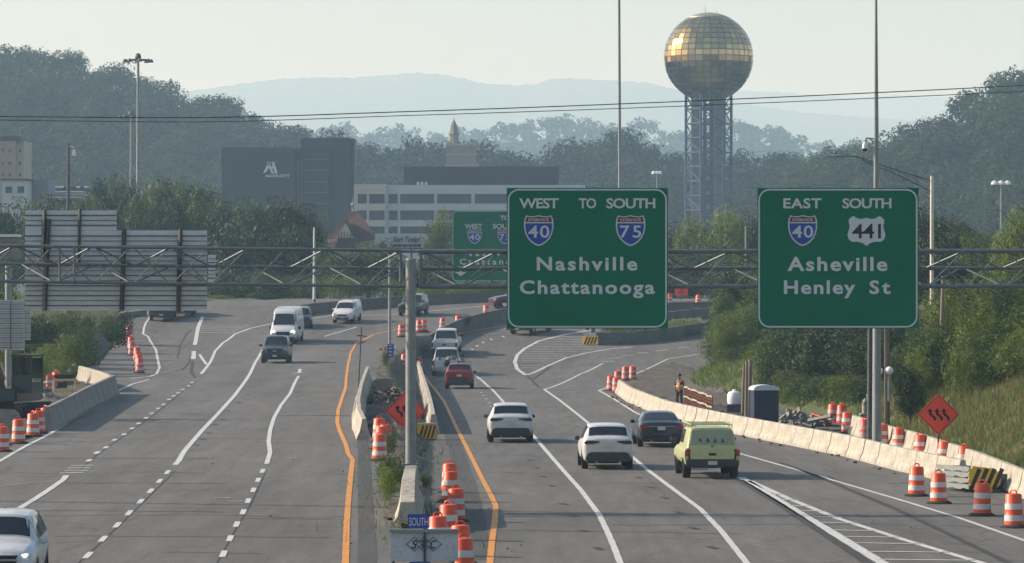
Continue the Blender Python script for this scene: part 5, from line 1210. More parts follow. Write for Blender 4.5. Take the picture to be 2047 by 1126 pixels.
for px, pt, Y, lab in ((1491,452,300,"slim white pole left of the right green sign above the gantry"),(1313,345,800,"distant street light behind the left green sign"),(2001,365,600,"distant light mast with small floodlights near the right edge"),(1885,552,190,"leaning grey wooden stub pole in the right bushes")):
    e, a, inv = mast(px, pt, Y, .10 if Y < 500 else .18, .07 if Y < 500 else .12, lab, None, name="utility_pole" if Y < 500 else "street_light", cat="pole" if Y < 500 else "street light", m=M_wood if px == 1885 else None, x2=px-(6 if px == 1885 else 0))
    if Y > 500:
        for s in (-1,0,1): b = MB(); b.lathe([(.1,.3),(.4,.1),(.5,-.3)], a+Vector((s*1.0*(1 if px > 1500 else .6),0,0)), 8); b.tube(a, a+Vector((s*.9,0,.1)), .06); o = b.build("lamp_head", M_white, e); o.matrix_parent_inverse = inv
e, a, inv = mast(17, 528, 188, .17, .16, "thick round steel pole at the left edge carrying a grey box", name="sign_pole", cat="pole", x2=17)
b = MB(); q = W(12, 497, 188); b.box((q.x, 188, q.z), (1.25, .6, 1.05)); o = b.build("equipment_box", M_conc2, e, bevel=.03); o.matrix_parent_inverse = inv
b = MB(); b.box((q.x, 188, q.z+.60), (1.35, .7, .12)); o = b.build("box_lid", M_white, e); o.matrix_parent_inverse = inv
# overhead cables
def cable(pts, Y0, Y1, r, label):
    n = len(pts); P = [W(x, y, Y0+(Y1-Y0)*i/(n-1)) for i, (x, y) in enumerate(pts)]; mb = MB(); mb.path(P, r, 5)
    o = mb.build("overhead_cable", M_black, None, 'auto'); props(o, label, "cable")
c1 = [(x, 233 + 2.5*math.sin(math.pi*min(1,max(0,x)/760.0)) - (0 if x < 400 else ((x-400)/1647.0)**1.35*62)) for x in range(-900, 3000, 100)]
cable(c1, 140, 160, .020, "upper overhead cable crossing the whole sky")
c2 = [(x, 240 + 4*math.sin(math.pi*min(1,max(0,x)/760.0)) - (0 if x < 400 else ((x-400)/1647.0)**1.35*57)) for x in range(-900, 3000, 100)]
cable(c2, 142, 162, .016, "lower overhead cable crossing the whole sky")
c3 = [(x, 236 + 1.5*math.sin(math.pi*min(1,max(0,x)/500.0))) for x in range(-900, 560, 100)] 
# ================================================================== WORK-ZONE OBJECTS
def diamond(px, py, half, Y, label, front=True, arrows=3, pole_to=None, m=None):
    c0 = W(px, py, Y); r = half/(F/Y); e = empty("warning_sign", (c0.x, Y, gz(c0.x, Y)), 0, label, "road sign"); z = c0.z - e.location.z
    b = MB(); b.prism([(0,z-r),(r,z),(0,z+r),(-r,z)], -.012, .012); b.build("panel", m or M_signor, e)
    if front:
        b = MB(); ring(b, [(0,z-r*.95),(r*.95,z),(0,z+r*.95),(-r*.95,z)], [(0,z-r*.91),(r*.91,z),(0,z+r*.91),(-r*.91,z)], -.016, 0); b.build("border", M_black, e)
        for k in range(arrows):
            x = (k-(arrows-1)/2)*r*.33; b = MB(); w = r*.055
            pts = [(.13,-.26),(.13,-.16),(-.10,.04),(-.10,.14)]
            P = [(x+a*r*.95+.02, z+b_*r*.95) for a, b_ in pts]
            for (x1,z1),(x2,z2) in zip(P[:-1],P[1:]):
                d = Vector((x2-x1,0,z2-z1)).normalized(); q = Vector((-d.z,0,d.x))*w; ex = d*w*.7
                b.add([(x1-ex.x+q.x,-.018,z1-ex.z+q.z),(x1-ex.x-q.x,-.018,z1-ex.z-q.z),(x2+ex.x-q.x,-.018,z2+ex.z-q.z),(x2+ex.x+q.x,-.018,z2+ex.z+q.z)],[(0,1,2,3)])
            x2, z2 = P[-1]; b.add([(x2-r*.13,-.018,z2),(x2+r*.13,-.018,z2),(x2,-.018,z2+r*.17)],[(0,1,2)]); b.build("arrow", M_black, e)
    b = MB(); b.box((0,.04,(z+r*.3)/2),(.06,.06,z+r*.3)); b.build("post", M_dark2, e); return e
diamond(1876, 829, 42, 150, "orange diamond sign with three curving arrows against the grass bank")
diamond(811, 822, 41, 171, "orange diamond sign with curving arrows half hidden behind the gantry post")
diamond(196, 690, 27, 262, "grey back of a diamond road sign standing left of the closed lane drums", False, m=mat('sign_back_dull', (.17,.17,.18), .6))
# orange message boards
p = W(1362, 583, 358); e = empty("message_sign", (p.x, 358, gz(p.x,358)), 0, "small orange rectangular message sign on a thin post above the far ramp", "road sign"); z = p.z-e.location.z; s_ = 8000/358
b = MB(); b.box((0,0,z),(25/s_,.04,16/s_)); b.build("panel", M_signor, e)
b = MB(); 
for k, (w_, dz) in enumerate(((.35,.16),(.7,0),(.5,-.16))): b.box((0,-.03,z+dz),(w_,.01,.06))
b.build("lettering", M_black, e); b = MB(); b.tube((0,.03,0),(0,.03,z),.03); b.build("post", M_dark2, e)
# blue route plates on the near median assembly with the white company board
p = G(850, 1148); YN = p.y; s_ = F/YN; e = empty("route_sign_assembly", (p.x, YN, gz(p.x,YN)), 0, "blue SOUTH plate on a post directly behind the white board with diamond letters", "route sign"); zg = e.location.z
X = lambda px: W(px,0,YN).x - p.x
Z = lambda py: W(0,py,YN).z - zg
b = MB(); b.prism(rrect(X(815),X(858),Z(1056),Z(1028),.03), -.01, .01); o = b.build("direction_plate", M_blue, e); text_mb("SOUTH", X(818), X(856), Z(1051), Z(1034), -.016, bold=.0).build("lettering", M_leg, o)
b = MB(); b.tube((X(850),.05,0),(X(850),.05,Z(1018)),.028); b.build("post", M_dark2, e)
b = MB(); b.prism(rrect(X(818),X(862),Z(1160),Z(1123),.05), -.01, .01); b.build("route_shield_plate", M_blue, e)
YB = YN-1.2; q = W(848,0,YB); e = empty("company_board", (q.x, YB, gz(q.x,YB)), 0, "white board marked S T C in diamonds in the median foreground", "board"); zg = e.location.z
X = lambda px: W(px,0,YB).x - q.x
Z = lambda py: W(0,py,YB).z - zg
M_brd = mat("painted_board", (.50,.52,.55), .55, var=.08, scale=3, dirt=.3)
for x0, x1 in ((780,847.5),(850.5,916)):
    b = MB(); b.box(((X(x0)+X(x1))/2,.03,(Z(1122)+Z(1062))/2),(X(x1)-X(x0),.05,Z(1062)-Z(1122))); b.build("panel", M_brd, e, bevel=.01)
b = MB(); b.box((0,.0,Z(1061)),(X(917)-X(779),.16,.07)); b.build("top_rail", M_steelp, e)
b = MB(); b.box((X(849),-.02,(Z(1130)+Z(1050))/2),(.05,.08,Z(1050)-Z(1130))); b.build("centre_bar", M_dark2, e)
for ch, cx_ in (("S",828.5),("T",847.5),("C",866)):
    b = MB(); hw, hh = .19, .17; cz = Z(1088); cx2 = X(cx_); o_ = [(cx2,cz-hh),(cx2+hw,cz),(cx2,cz+hh),(cx2-hw,cz)]; i_ = [(cx2,cz-hh+.02),(cx2+hw-.022,cz),(cx2,cz+hh-.02),(cx2-hw+.022,cz)]
    ring(b, o_, i_, -.075 if ch == "T" else -.008, 0); b.build("diamond_outline", M_black, e)
    text_mb(ch, cx2-.065, cx2+.065, cz-.10, cz+.10, -.078 if ch == "T" else -.012, bold=.015, shear=.25).build("lettering", M_black, e)
for x in (786, 906): b = MB(); b.box((X(x),.1,Z(1062)/2),(.07,.07,Z(1062))); b.build("leg", M_steel, e)
# small blue vertical plates on the far median
p = G(781, 742); e = empty("route_marker", p, 0, "small stack of blue route plates by the dark curving wall", "road sign"); s_ = F/p.y
b = MB(); b.prism(rect(-.20,.20,.9,1.75,.03), -.01, .01); o = b.build("plate", M_blue, e)
b = MB(); 
for z in (1.02,1.24,1.46,1.65): b.box((0,-.016,z),(.2,.006,.05)); b.box((-.05,-.016,z+.05),(.05,.006,.06))
b.build("lettering", M_leg, o); b = MB(); b.tube((0,.03,0),(0,.03,1.8),.03); b.build("post", M_dark2, e)
# back of a small sign with scrawl on the median
p = G(716, 790); e = empty("reversed_sign", p, 0, "grey translucent looking square sign back on a dark thin post in the median", "road sign"); s_ = F/p.y
b = MB(); b.tube((0,0,0),(.18,0,3.6),.03); b.tube((-.05,0,3.15),(.45,0,3.1),.025); b.build("post", M_dark, e)
# portable toilet
p = G(1527, 866); e = empty("portable_toilet", (p.x, p.y, gz(p.x,p.y)), R_(8), "dark blue portable toilet with a pale domed roof beside the rubble pile", "portable toilet")
M_tb = mat("toilet_blue", (.010,.018,.06), .45, var=.15, scale=2); M_tw = mat("toilet_roof", (.50,.54,.60), .5, var=.1)
b = MB(); b.box((0,0,1.02),(1.08,1.08,1.95)); b.build("cabin", M_tb, e, bevel=.03)
b = MB(); b.box((0,-.55,1.0),(.66,.04,1.75)); d_ = b.build("door", M_tb, e, bevel=.01); b = MB(); b.box((.24,-.585,1.0),(.06,.03,.12)); b.build("handle", M_dark, d_)
for x in (-.53,.53):
    b = MB(); b.box((x,-.53,1.0),(.07,.07,1.98)); b.build("corner_post", M_tb, e)
b = MB(); n = 10; vs = []
for k, y in enumerate((-.6,.6)):
    for i in range(n+1): t = math.pi*i/n; vs.append((-.58*math.cos(t), y, 2.0+.20*math.sin(t)**.8))
b.add(vs, [(i,i+1,n+2+i,n+1+i) for i in range(n)] + [tuple(range(n+1)), tuple(reversed(range(n+1,2*n+2)))]); b.box((0,0,1.98),(1.2,1.2,.05)); b.build("roof", M_tw, e)
b = MB(); b.tube((.35,.45,2.0),(.35,.45,2.35),.05); b.build("vent_pipe", M_tb, e); b = MB(); b.box((0,0,.03),(1.15,1.2,.08)); b.build("skid_base", M_dark, e)
# white water tank on the ground
p = G(1468, 826); e = empty("water_tank", p, 0, "white rounded tank standing behind the barrier left of the wooden posts", "tank")
b = MB(); b.lathe([(.30,.5),(.42,.55),(.45,.8),(.44,1.1),(.36,1.25),(.15,1.32),(.12,1.4),(.04,1.42)], (0,0,0), 20); b.build("body", M_white, e, 'auto')
b = MB(); b.box((0,0,.25),(.95,.8,.5)); b.build("stand", M_dark2, e); e.scale = (.85,.85,.88)
# wooden posts, leaning
for i, (x0, y0, x1, y1, lab) in enumerate(((1488,728,1484,828,"leftmost weathered timber post among the leaning posts left of the toilet"),(1493,722,1491,832,"middle pale timber post among the leaning posts left of the toilet"),(1500,720,1497,830,"thick timber post nearest the toilet"),(1741,640,1738,800,"dark timber utility post just left of the camera mast"),(1771,640,1774,800,"brown timber post with meters right of the camera mast"))):
    q = G(x1, y1 + (0 if x1 > 1700 else 6)); Yp = q.y if x1 < 1700 else 172; a = W(x0, y0, Yp); zb = gz(q.x,Yp) if x1 < 1700 else gz(W(x1,0,Yp).x,Yp); xb = W(x1,0,Yp).x
    e = empty("timber_post", (xb, Yp, zb), 0, lab, "post"); b = MB(); ht = (a.z-zb) if x1 < 1700 else (W(0,400,Yp).z-zb); b.tube((0,0,-.1),(a.x-xb,0,ht), .09 if i < 2 else .12, .08 if i < 2 else .1, 10); b.build("shaft", M_wood if i != 3 else M_dark2, e, 'auto')
# insulated gas meters
for x, y, lab in ((1757,742,"left white globe-shaped insulator on the utility posts"),(1778,741,"right white globe-shaped insulator on the utility posts")):
    q = W(x, y, 169); e = empty("utility_globe", q, 0, lab, "utility equipment"); b = MB(); b.lathe([(.02,-.17),(.13,-.12),(.18,0),(.13,.12),(.02,.17)], (0,0,0), 16); b.build("globe", M_white, e, True)
    b = MB(); b.tube((0,0,-.1),(0,0,-1.3),.07); b.tube((0,0,-.45),(.15,0,-.8),.05); b.build("pipework", M_steelp, e)
for x, y, hh, lab in ((1729,846,1.1,"white capped pipe standing by the near end of the rear barrier"),(1738,838,1.35,"taller grey capped pipe left of the utility posts"),(1722,850,.55,"short white pipe stub beside the taller pipes")):
    q = G(x, y); e = empty("utility_pipe", q, 0, lab, "pipe"); b = MB(); b.lathe([(.13,0),(.13,hh*.85),(.10,hh*.86),(.10,hh*.95),(.05,hh),(.02,hh*1.06)], (0,0,0), 14); b.build("pipe", M_conc if x != 1738 else M_steelp, e, 'auto'); b = MB(); b.lathe([(.16,hh*.8),(.16,hh*.86)], (0,0,0), 14); b.build("collar", M_steel, e)
# orange mesh fence
q0, q1 = G(1368, 812), G(1424, 836); e = empty("barrier_fence", q0, math.atan2(q1.y-q0.y, q1.x-q0.x), "brown-orange mesh fence panels with pale top strips beside the worker", "fence"); Lf = (q1-q0).length
M_mesh = mat("mesh_orange", (.24,.075,.04), .7, var=.3, scale=6, dirt=.3)
for k in range(7):
    b = MB(); x = Lf*k/6; b.box((x,0,.55),(.06,.05,1.15)); b.build("post", M_mesh, e)
for z in (.55, 1.08):
    b = MB(); n = 12
    for k in range(n): b.box((Lf*(k+.5)/n,-.03+.02*math.sin(k*2.3),z+.03*math.sin(k*1.7)),(Lf/n*1.02,.02,.09)); 
    b.build("rail_strip", M_conc, e)
b = MB(); n = int(Lf/.13)
for k in range(n): b.box((Lf*(k+.5)/n,0,.55),(.018,.012,1.0))
for z in (.2,.35,.75,.9): b.box((Lf/2,0,z),(Lf,.012,.02))
b.build("mesh", M_mesh, e)
# crumpled orange fencing and cone near the rubble
def heap(name, px, py, m, label, cat, n, size, spread, seed, kindbar=False):
    rr = random.Random(seed); q = G(px, py); e = MB()
    for k in range(n):
        r = rr.random()**.6*spread; t = rr.random()*6.28; z = max(0, (1-r/spread))*spread*.55*rr.random()
        d = (rr.uniform(.3,1)*size*(3 if kindbar else 1), rr.uniform(.15,.4)*size, rr.uniform(.15,.5)*size)
        rot = (Matrix.Rotation(rr.random()*6.28,3,'Z') @ Matrix.Rotation(rr.uniform(-.7,.7),3,'X') @ Matrix.Rotation(rr.uniform(-.5,.5),3,'Y'))
        e.box((r*math.cos(t), r*math.sin(t)*.8, z+.05), d, rot)
    o = e.build(name, m, None, bevel=0); o.location = q; return props(o, label, cat)
heap("rubble_pile", 1588, 852, M_conc2, "pile of broken grey concrete and timber debris right of the toilet", "rubble pile", 150, .38, 1.5, 4, True)
heap("orange_netting", 1632, 848, mat("net_red", (.60,.04,.04), .7, var=.3, scale=6), "crumpled red-orange safety netting beside the rubble pile", "safety netting", 80, .28, .8, 5, True)
heap("orange_netting", 1424, 838, mat("net_orange", (.75,.10,.03), .7, var=.3, scale=6), "small bright orange bundle at the near end of the mesh fence", "safety netting", 26, .25, .28, 6)
heap("timber_debris", 780, 800, mat("old_timber", (.10,.078,.058), .85, var=.4, scale=5), "weathered timber and stone debris filling the median soil", "debris", 120, .42, 2.0, 8, True).scale = (.55, 5, .7)
heap("debris_pile", 60, 800, M_conc2, "broken concrete lumps beside the excavator on the left", "debris", 60, .45, 1.6, 9)
heap("debris_pile", 775, 700, mat("brown_debris", (.20,.12,.09), .85, var=.4, scale=5), "brown debris heaped at the foot of the blue route plates", "debris", 30, .3, .6, 10)
heap("steel_pipe_bundle", 1640, 856, M_dark2, "dark pipes lying on the soil right of the rubble pile", "pipes", 8, .5, .9, 12, True)
# concrete blocks at the left
for i, (x, y, w_, h_, lab) in enumerate(((12,870,1.5,1.1,"large slanted brown concrete slab under the excavator arm"),(28,855,.75,.45,"small speckled stone block beside the slanted slab"),(50,818,.8,.5,"grey concrete block under the excavator cab"))):
    q = G(x, y); b = MB(); b.add([(-w_/2,0,0),(w_/2,0,0),(w_/2,.8,0),(-w_/2,.8,0),(-w_/2,0.1,h_*1.0),(w_/2*.5,.1,h_*.95),(w_/2*.6,.7,h_*.8),(-w_/2,.7,h_)],[(3,2,1,0),(4,5,6,7),(0,1,5,4),(1,2,6,5),(2,3,7,6),(3,0,4,7)]); o = b.build("concrete_block", M_conc2, None, bevel=.03); o.location = q; props(o, lab, "block")
# yellow frame barricade
q = G(128, 796); e = empty("barricade", q, R_(6), "yellow framed barricade with a black roll on top beside the left work area", "barricade")
M_yfr = mat("frame_cream_yellow", (.62,.52,.20), .6, var=.15)
for x in (-.55,.55):
    b = MB(); b.tube((x,-.25,0),(x,0,1.0),.03); b.tube((x,.25,0),(x,0,1.0),.03); b.build("leg", M_yfr, e)
for z in (.42,.95): b = MB(); b.box((0,-.06,z),(1.15,.04,.12)); b.build("rail", M_yfr, e)
b = MB(); b.box((0,0,1.12),(1.0,.35,.22)); b.build("black_roll", M_black, e, bevel=.05); b = MB(); b.box((-.1,.1,.68),(.5,.2,.3)); b.build("box", M_black, e)
# crash cushion with folded guardrail and chevron nose on the right
q = G(1962, 985); e = empty("crash_cushion", q, R_(14), "crumpled steel crash cushion with black and yellow striped nose at the barrier end", "crash cushion")
b = MB(); b.prism([(-.40,.10),(.30,.0),(.62,.25),(.66,.62),(.36,.78),(-.32,.86),(-.46,.62)], -.06, .02); n_ = b.build("nose_panel", M_yelp, e)
for k in range(4):
    x = -.36+k*.26; b = MB(); b.add([(x-.10,-.068,.10),(x+.02,-.068,.06),(x+.34,-.068,.74),(x+.20,-.068,.80)],[(0,1,2,3)]); b.build("stripe", M_black, n_)
for k in range(4):
    b = MB(); z = .12+k*.19; vs = []
    for i in range(9): vs += [(-.46-.045*i, -.05+.14*(i % 2)+.25*i, z+.03*math.sin(i*2+k)), (-.46-.045*i, -.05+.14*(i % 2)+.25*i, z+.15)]
    b.add(vs, [(2*i,2*i+2,2*i+3,2*i+1) for i in range(8)]); b.build("guardrail_beam", M_steelp, e)
b = MB(); b.box((.1,1.4,.42),(.8,2.6,.7)); b.build("cushion_body", M_dark2, e, bevel=.05)
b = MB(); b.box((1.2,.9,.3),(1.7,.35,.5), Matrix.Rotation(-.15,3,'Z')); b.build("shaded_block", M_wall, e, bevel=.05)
# crumbs of debris lying along the barrier foot
rr = random.Random(21); db = MB()
for k in range(60):
    t = rr.random(); i = min(len(rb)-2, int(t*(len(rb)-1))); u = t*(len(rb)-1)-i; c_ = rb[i].lerp(rb[i+1], u); x = c_.x-.42-rr.random()*.5; s_ = rr.uniform(.03,.12); db.box((x,c_.y,gz(x,c_.y)+s_*.3),(s_,s_*1.3,s_*.7), Matrix.Rotation(rr.random()*3,3,'Z'))
for k in range(120):
    y = rr.uniform(95,270); x = rr.choice([xm(y)+rr.uniform(-2.3,-.9), xm(y)+rr.uniform(1.2,2.2), rr.uniform(-18,14)]) ; s_ = rr.uniform(.02,.06); db.box((x,y,gz(x,y)+.01),(s_,s_*1.6,s_*.5))
props(db.build("gravel_crumbs", M_soil), kind="stuff")
# ================================================================== EXCAVATOR (cut by the left edge)
q = G(36, 838); e = empty("excavator", q, R_(-18), "dark excavator with glazed cab cut off by the left edge of the photo", "excavator")
M_exo = mat("excavator_rust", (.16,.075,.035), .7, .2, var=.35, scale=2, dirt=.4); M_exc = mat("excavator_cab", (.02,.035,.045), .4, .2, var=.2)
b = MB(); b.box((-.8,.6,1.1),(2.2,2.8,.6)); b.build("upper_body", M_exc, e, bevel=.06)
b = MB()
for x in (-.05,.85):
    for y in (-.45,.75): b.box((x,y,2.1),(.09,.09,1.5))
b.box((.4,.15,2.87),(1.05,1.35,.10)); b.box((.4,.15,1.45),(1.0,1.3,.5)); b.box((.4,-.47,1.75),(1.0,.05,.5)); cb = b.build("cab", M_exc, e, bevel=.02)
b = MB(); b.box((.4,-.43,2.38),(.82,.02,.85)); b.build("windscreen", M_glass, cb); b = MB(); b.box((.86,.15,2.3),(.02,1.1,.9)); b.build("side_window", M_glass, cb)
for x in (-1.3, .55):
    b = MB(); b.prism([(x-.25,.0),(x+.25,.0),(x+.25,.75),(x-.25,.75)], -1.2, 2.2); b.build("track", M_rub, e, bevel=.12)
b = MB(); P = [(-.55,-.6,1.4),(-.6,-1.2,3.0),(-.62,-2.0,4.3)]; b.tube(P[0],P[1],.24,.2,4); b.tube(P[1],P[2],.2,.16,4); b.build("boom", M_exo, e)
b = MB(); b.tube((-.62,-2.0,4.3),(-.4,-2.6,1.7),.16,.12,4); b.build("stick", M_exo, e)
b = MB(); b.prism([(-.75,.5),(-.05,.5),(.0,1.2),(-.4,1.6),(-.85,1.2)], -3.0, -2.2); b.build("bucket", M_exo, e, bevel=.05)
b = MB(); b.tube((-.3,-.7,1.8),(-.5,-1.5,3.4),.06); b.build("hydraulic_ram", M_chrome, e)
# ================================================================== WORKER
def skin_body(name, joints, edges, m, parent):
    me = bpy.data.meshes.new(name); me.from_pydata([j[:3] for j in joints], edges, []); me.materials.append(m)
    o = bpy.data.objects.new(name, me); COL.objects.link(o); o.parent = parent
    sk = o.modifiers.new("skin", 'SKIN'); me.skin_vertices[0].use_root if False else None
    for i, j in enumerate(joints):
        sv_ = me.skin_vertices[0].data[i]; sv_.radius = (j[3], j[4] if len(j) > 4 else j[3]); sv_.use_root = (i == 0)
    s2 = o.modifiers.new("sub", 'SUBSURF'); s2.levels = 1; s2.render_levels = 2; sk.use_smooth_shade = True
    return o
q = G(1358, 815); e = empty("person", q, R_(-35), "person in an orange safety vest, dark trousers and dark hat standing by the mesh fence", "person")
M_trou = mat("dark_trousers", (.035,.035,.045), .85, var=.2, scale=8); M_vest = mat("safety_vest", (.85,.30,.03), .6, var=.12, scale=6); M_skin = mat("skin_brown", (.20,.10,.06), .6); M_vests = mat("vest_stripe", (.70,.72,.35), .4)
J = [(0,0,.98,.14,.10),(0,.0,1.2,.15,.10),(0,0,1.42,.17,.10),(0,0,1.53,.06),(0,-.01,1.62,.075,.085),(0,-.015,1.72,.08,.095),
     (.10,0,.92,.095),(.12,.02,.50,.065),(.13,.05,.09,.045),(.14,-.10,.03,.045,.03),(-.10,0,.92,.095),(-.13,-.03,.50,.065),(-.15,.0,.09,.045),(-.16,-.15,.03,.045,.03),
     (.21,0,1.44,.06),(.27,.0,1.17,.045),(.20,-.18,1.0,.035),(.18,-.24,.97,.03),(-.21,0,1.44,.06),(-.27,.02,1.17,.045),(-.26,-.08,.92,.035),(-.26,-.12,.86,.03)]
E_ = [(0,1),(1,2),(2,3),(3,4),(4,5),(0,6),(6,7),(7,8),(8,9),(0,10),(10,11),(11,12),(12,13),(2,14),(14,15),(15,16),(16,17),(2,18),(18,19),(19,20),(20,21)]
skin_body("body", J, E_, M_skin, e)
skin_body("trousers", [(0,0,.98,.155,.115),(.10,0,.90,.11),(.12,.02,.50,.08),(.13,.05,.10,.06),(-.10,0,.90,.11),(-.13,-.03,.50,.08),(-.15,0,.10,.06)], [(0,1),(1,2),(2,3),(0,4),(4,5),(5,6)], M_trou, e)
skin_body("shirt", [(0,0,1.05,.155,.12),(0,0,1.25,.165,.12),(0,0,1.44,.18,.115),(.215,0,1.45,.07),(.275,0,1.20,.056),(-.215,0,1.45,.07),(-.275,.02,1.20,.056)], [(0,1),(1,2),(2,3),(3,4),(2,5),(5,6)], M_trou, e)
v_ = skin_body("safety_vest", [(0,0,1.0,.175,.14),(0,0,1.25,.185,.14),(0,0,1.45,.185,.13)], [(0,1),(1,2)], M_vest, e)
b = MB(); b.lathe([(.20,1.16),(.20,1.21)], (0,0,0), 20, False, False); b.v = [(x,y*.78,z) for x,y,z in b.v]; b.build("reflective_stripe", M_vests, v_)
b = MB(); b.lathe([(.115,1.74),(.112,1.80),(.08,1.86),(.02,1.88)], (0,0,0), 16); b.lathe([(.15,1.735),(.145,1.75)], (0,-.02,0), 16); b.build("hard_hat", M_dark, e, True)
for s in (-1,1):
    for f in range(4):
        hx_ = (.18 if s > 0 else -.26); hy = (-.25 if s > 0 else -.13); hz_ = (.955 if s > 0 else .84)
        b = MB(); b.tube((hx_-.024+.016*f, hy, hz_), (hx_-.024+.016*f, hy-.045+.006*abs(f-1.5), hz_-.05), .008, .006, 6); b.build("finger", M_skin, e)
    b = MB(); b.tube((hx_+s*-.03, hy+.01, hz_+.01), (hx_+s*-.045, hy-.04, hz_-.01), .01, .007, 6); b.build("thumb", M_skin, e)
# ================================================================== VEGETATION
def leaf_quads(c, n, size, rg, jit=.55):
    """n x 4 x 3 small bent leaf clumps at centres c facing roughly along n"""
    k = len(c); t = rg.normal(size=(k,3)); nn = n + rg.normal(size=(k,3))*jit; nn /= np.linalg.norm(nn, axis=1, keepdims=True)
    u = np.cross(nn, t); u /= np.linalg.norm(u, axis=1, keepdims=True)+1e-9; v = np.cross(nn, u)
    s = size*(.6+.8*rg.random((k,1))); a = .55+.5*rg.random((k,1))
    return np.stack([c-u*s, c-v*s*a*.6+u*s*.1, c+u*s, c+v*s*a*.6-u*s*.1], 1)
def crown_arrays(seed, w, h0, nl, nleaf, leaf, conifer=False, ragged=.5, jit=.5):
    rg = np.random.default_rng(seed); C = []; 
    zc, hz_ = (1+h0)/2, (1-h0)/2
    lob = []
    for i in range(nl):
        z = rg.random()**.8; ang = rg.random()*2*np.pi
        if conifer: zz = h0+(1-h0)*z; rad = w/2*(1.0-z**1.6)*(.45+.55*rg.random()); lr = .05+.12*(1-z)
        else:
            ph = np.arccos(1-2*rg.random()); q = (.55+.45*rg.random()); rad = w/2*.80*np.sin(ph)*q; zz = zc+hz_*.80*np.cos(ph)*q; lr = (.16+.15*rg.random())*w
        lob.append((rad*np.cos(ang), rad*np.sin(ang), zz, lr*(1-ragged*.3+ragged*.6*rg.random())))
    lob = np.array(lob); wt = lob[:,3]**2; wt /= wt.sum(); pick = rg.choice(nl, nleaf, p=wt)
    d = rg.normal(size=(nleaf,3)); d /= np.linalg.norm(d,axis=1,keepdims=True); r = lob[pick,3:4]*(.55+.5*rg.random((nleaf,1))**.5)
    c = lob[pick,:3] + d*r*np.array([1,1,.8]); c[:,2] = np.clip(c[:,2], h0*.6, 1.02)
    q = leaf_quads(c, d+np.array([0,0,.25]), leaf, rg, jit); return q
def quads_mesh(name, q, m, link=True):
    n = len(q); return np_mesh(name, q.reshape(-1,3), np.arange(n*4).reshape(-1,4), m, False, link)
def trunk_mb(seed, w, h0, top=.8, r=.022):
    rr = random.Random(seed); b = MB(); p = Vector((0,0,-.02)); n = 5
    for i in range(n):
        q = Vector((p.x+rr.uniform(-.012,.012), p.y+rr.uniform(-.012,.012), -.02+(top+.02)*(i+1)/n)); b.tube(p, q, r*(1-.16*i), r*(1-.16*(i+1)), 7, False)
        if i >= 1:
            for k in range(3): a = rr.random()*6.28; L = w*.42*rr.uniform(.6,1); e_ = q+Vector((L*math.cos(a), L*math.sin(a), L*.55)); b.tube(q, e_, r*.42, r*.12, 5, False)
        p = q
    return b
def tree_proto(name, seed, w, h0, nl, nleaf, leaf, m, conifer=False, cat="tree", r=.022):
    e = empty(name, (0,0,-80)); e["category"] = cat
    o = quads_mesh("crown" if cat == "tree" else "foliage", crown_arrays(seed, w, h0, nl, nleaf, leaf, conifer), m); o.parent = e
    o = trunk_mb(seed, w, h0, .8, r).build("trunk" if cat == "tree" else "stem", M_bark, e, True); register(e); e["w"] = w; return e
TP = {
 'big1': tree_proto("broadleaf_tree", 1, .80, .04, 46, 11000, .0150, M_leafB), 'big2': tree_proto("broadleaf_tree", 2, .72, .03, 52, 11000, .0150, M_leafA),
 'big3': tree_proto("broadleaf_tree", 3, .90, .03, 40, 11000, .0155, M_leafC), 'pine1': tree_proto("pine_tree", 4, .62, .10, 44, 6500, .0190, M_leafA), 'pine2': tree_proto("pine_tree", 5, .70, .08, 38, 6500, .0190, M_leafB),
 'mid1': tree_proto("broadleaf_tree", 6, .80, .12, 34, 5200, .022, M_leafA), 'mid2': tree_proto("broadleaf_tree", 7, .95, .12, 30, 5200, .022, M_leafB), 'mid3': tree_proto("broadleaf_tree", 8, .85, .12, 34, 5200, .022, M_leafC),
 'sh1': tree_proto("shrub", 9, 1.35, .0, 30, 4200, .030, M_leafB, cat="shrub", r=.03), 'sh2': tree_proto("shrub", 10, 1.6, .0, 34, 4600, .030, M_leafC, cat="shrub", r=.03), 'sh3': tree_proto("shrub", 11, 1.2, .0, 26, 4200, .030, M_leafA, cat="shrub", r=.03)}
TU = {}
def tree(kind, px, ytop, Y, wpx, label, group, zbase=None):
    pr = TP[kind]; a = W(px, ytop, Y); zb = gz(a.x, Y)-.1 if zbase is None else zbase; H = max(.5, a.z-zb); s_ = F/Y; ws = (wpx/s_)/(pr["w"]*H)
    o = place(pr, (a.x, Y, zb), rnd.random()*6.28, kind not in TU, label, group, (H*ws, H*ws, H)); TU[kind] = 1
    return o
def batch(items, tmpl, group, Y=None):
    """label numbers run from left to right"""
    items = sorted(items, key=lambda t: t[1])
    for i, t in enumerate(items): tree(t[0], t[1], t[2], t[3], t[4], tmpl % (ORD[i] if i < 20 else "%dth" % (i+1)), group)
batch([('pine1',196,346,452,62),('pine2',228,342,455,74),('pine1',258,352,450,60),('pine2',300,350,458,80),('pine1',330,346,452,66),('pine2',366,347,456,78),('pine1',398,360,450,60),('pine2',424,364,455,72),
       ('pine2',168,378,448,70),('pine1',212,380,440,60),('pine2',284,384,442,76),('pine1',345,386,440,70),('pine2',405,392,442,78),('pine1',440,398,448,64)],
      "dark ragged pine, %s from the left in the row left of the dark hotel", "pines left of the hotel")
batch([('mid1',20,412,438,90),('mid2',58,398,442,80),('mid1',95,394,445,78),('mid2',130,402,440,80),('mid1',-20,418,438,90),('mid2',0,470,425,90)], "leafy tree below the pale roofs at the far left, %s from the left", "trees at the far left")
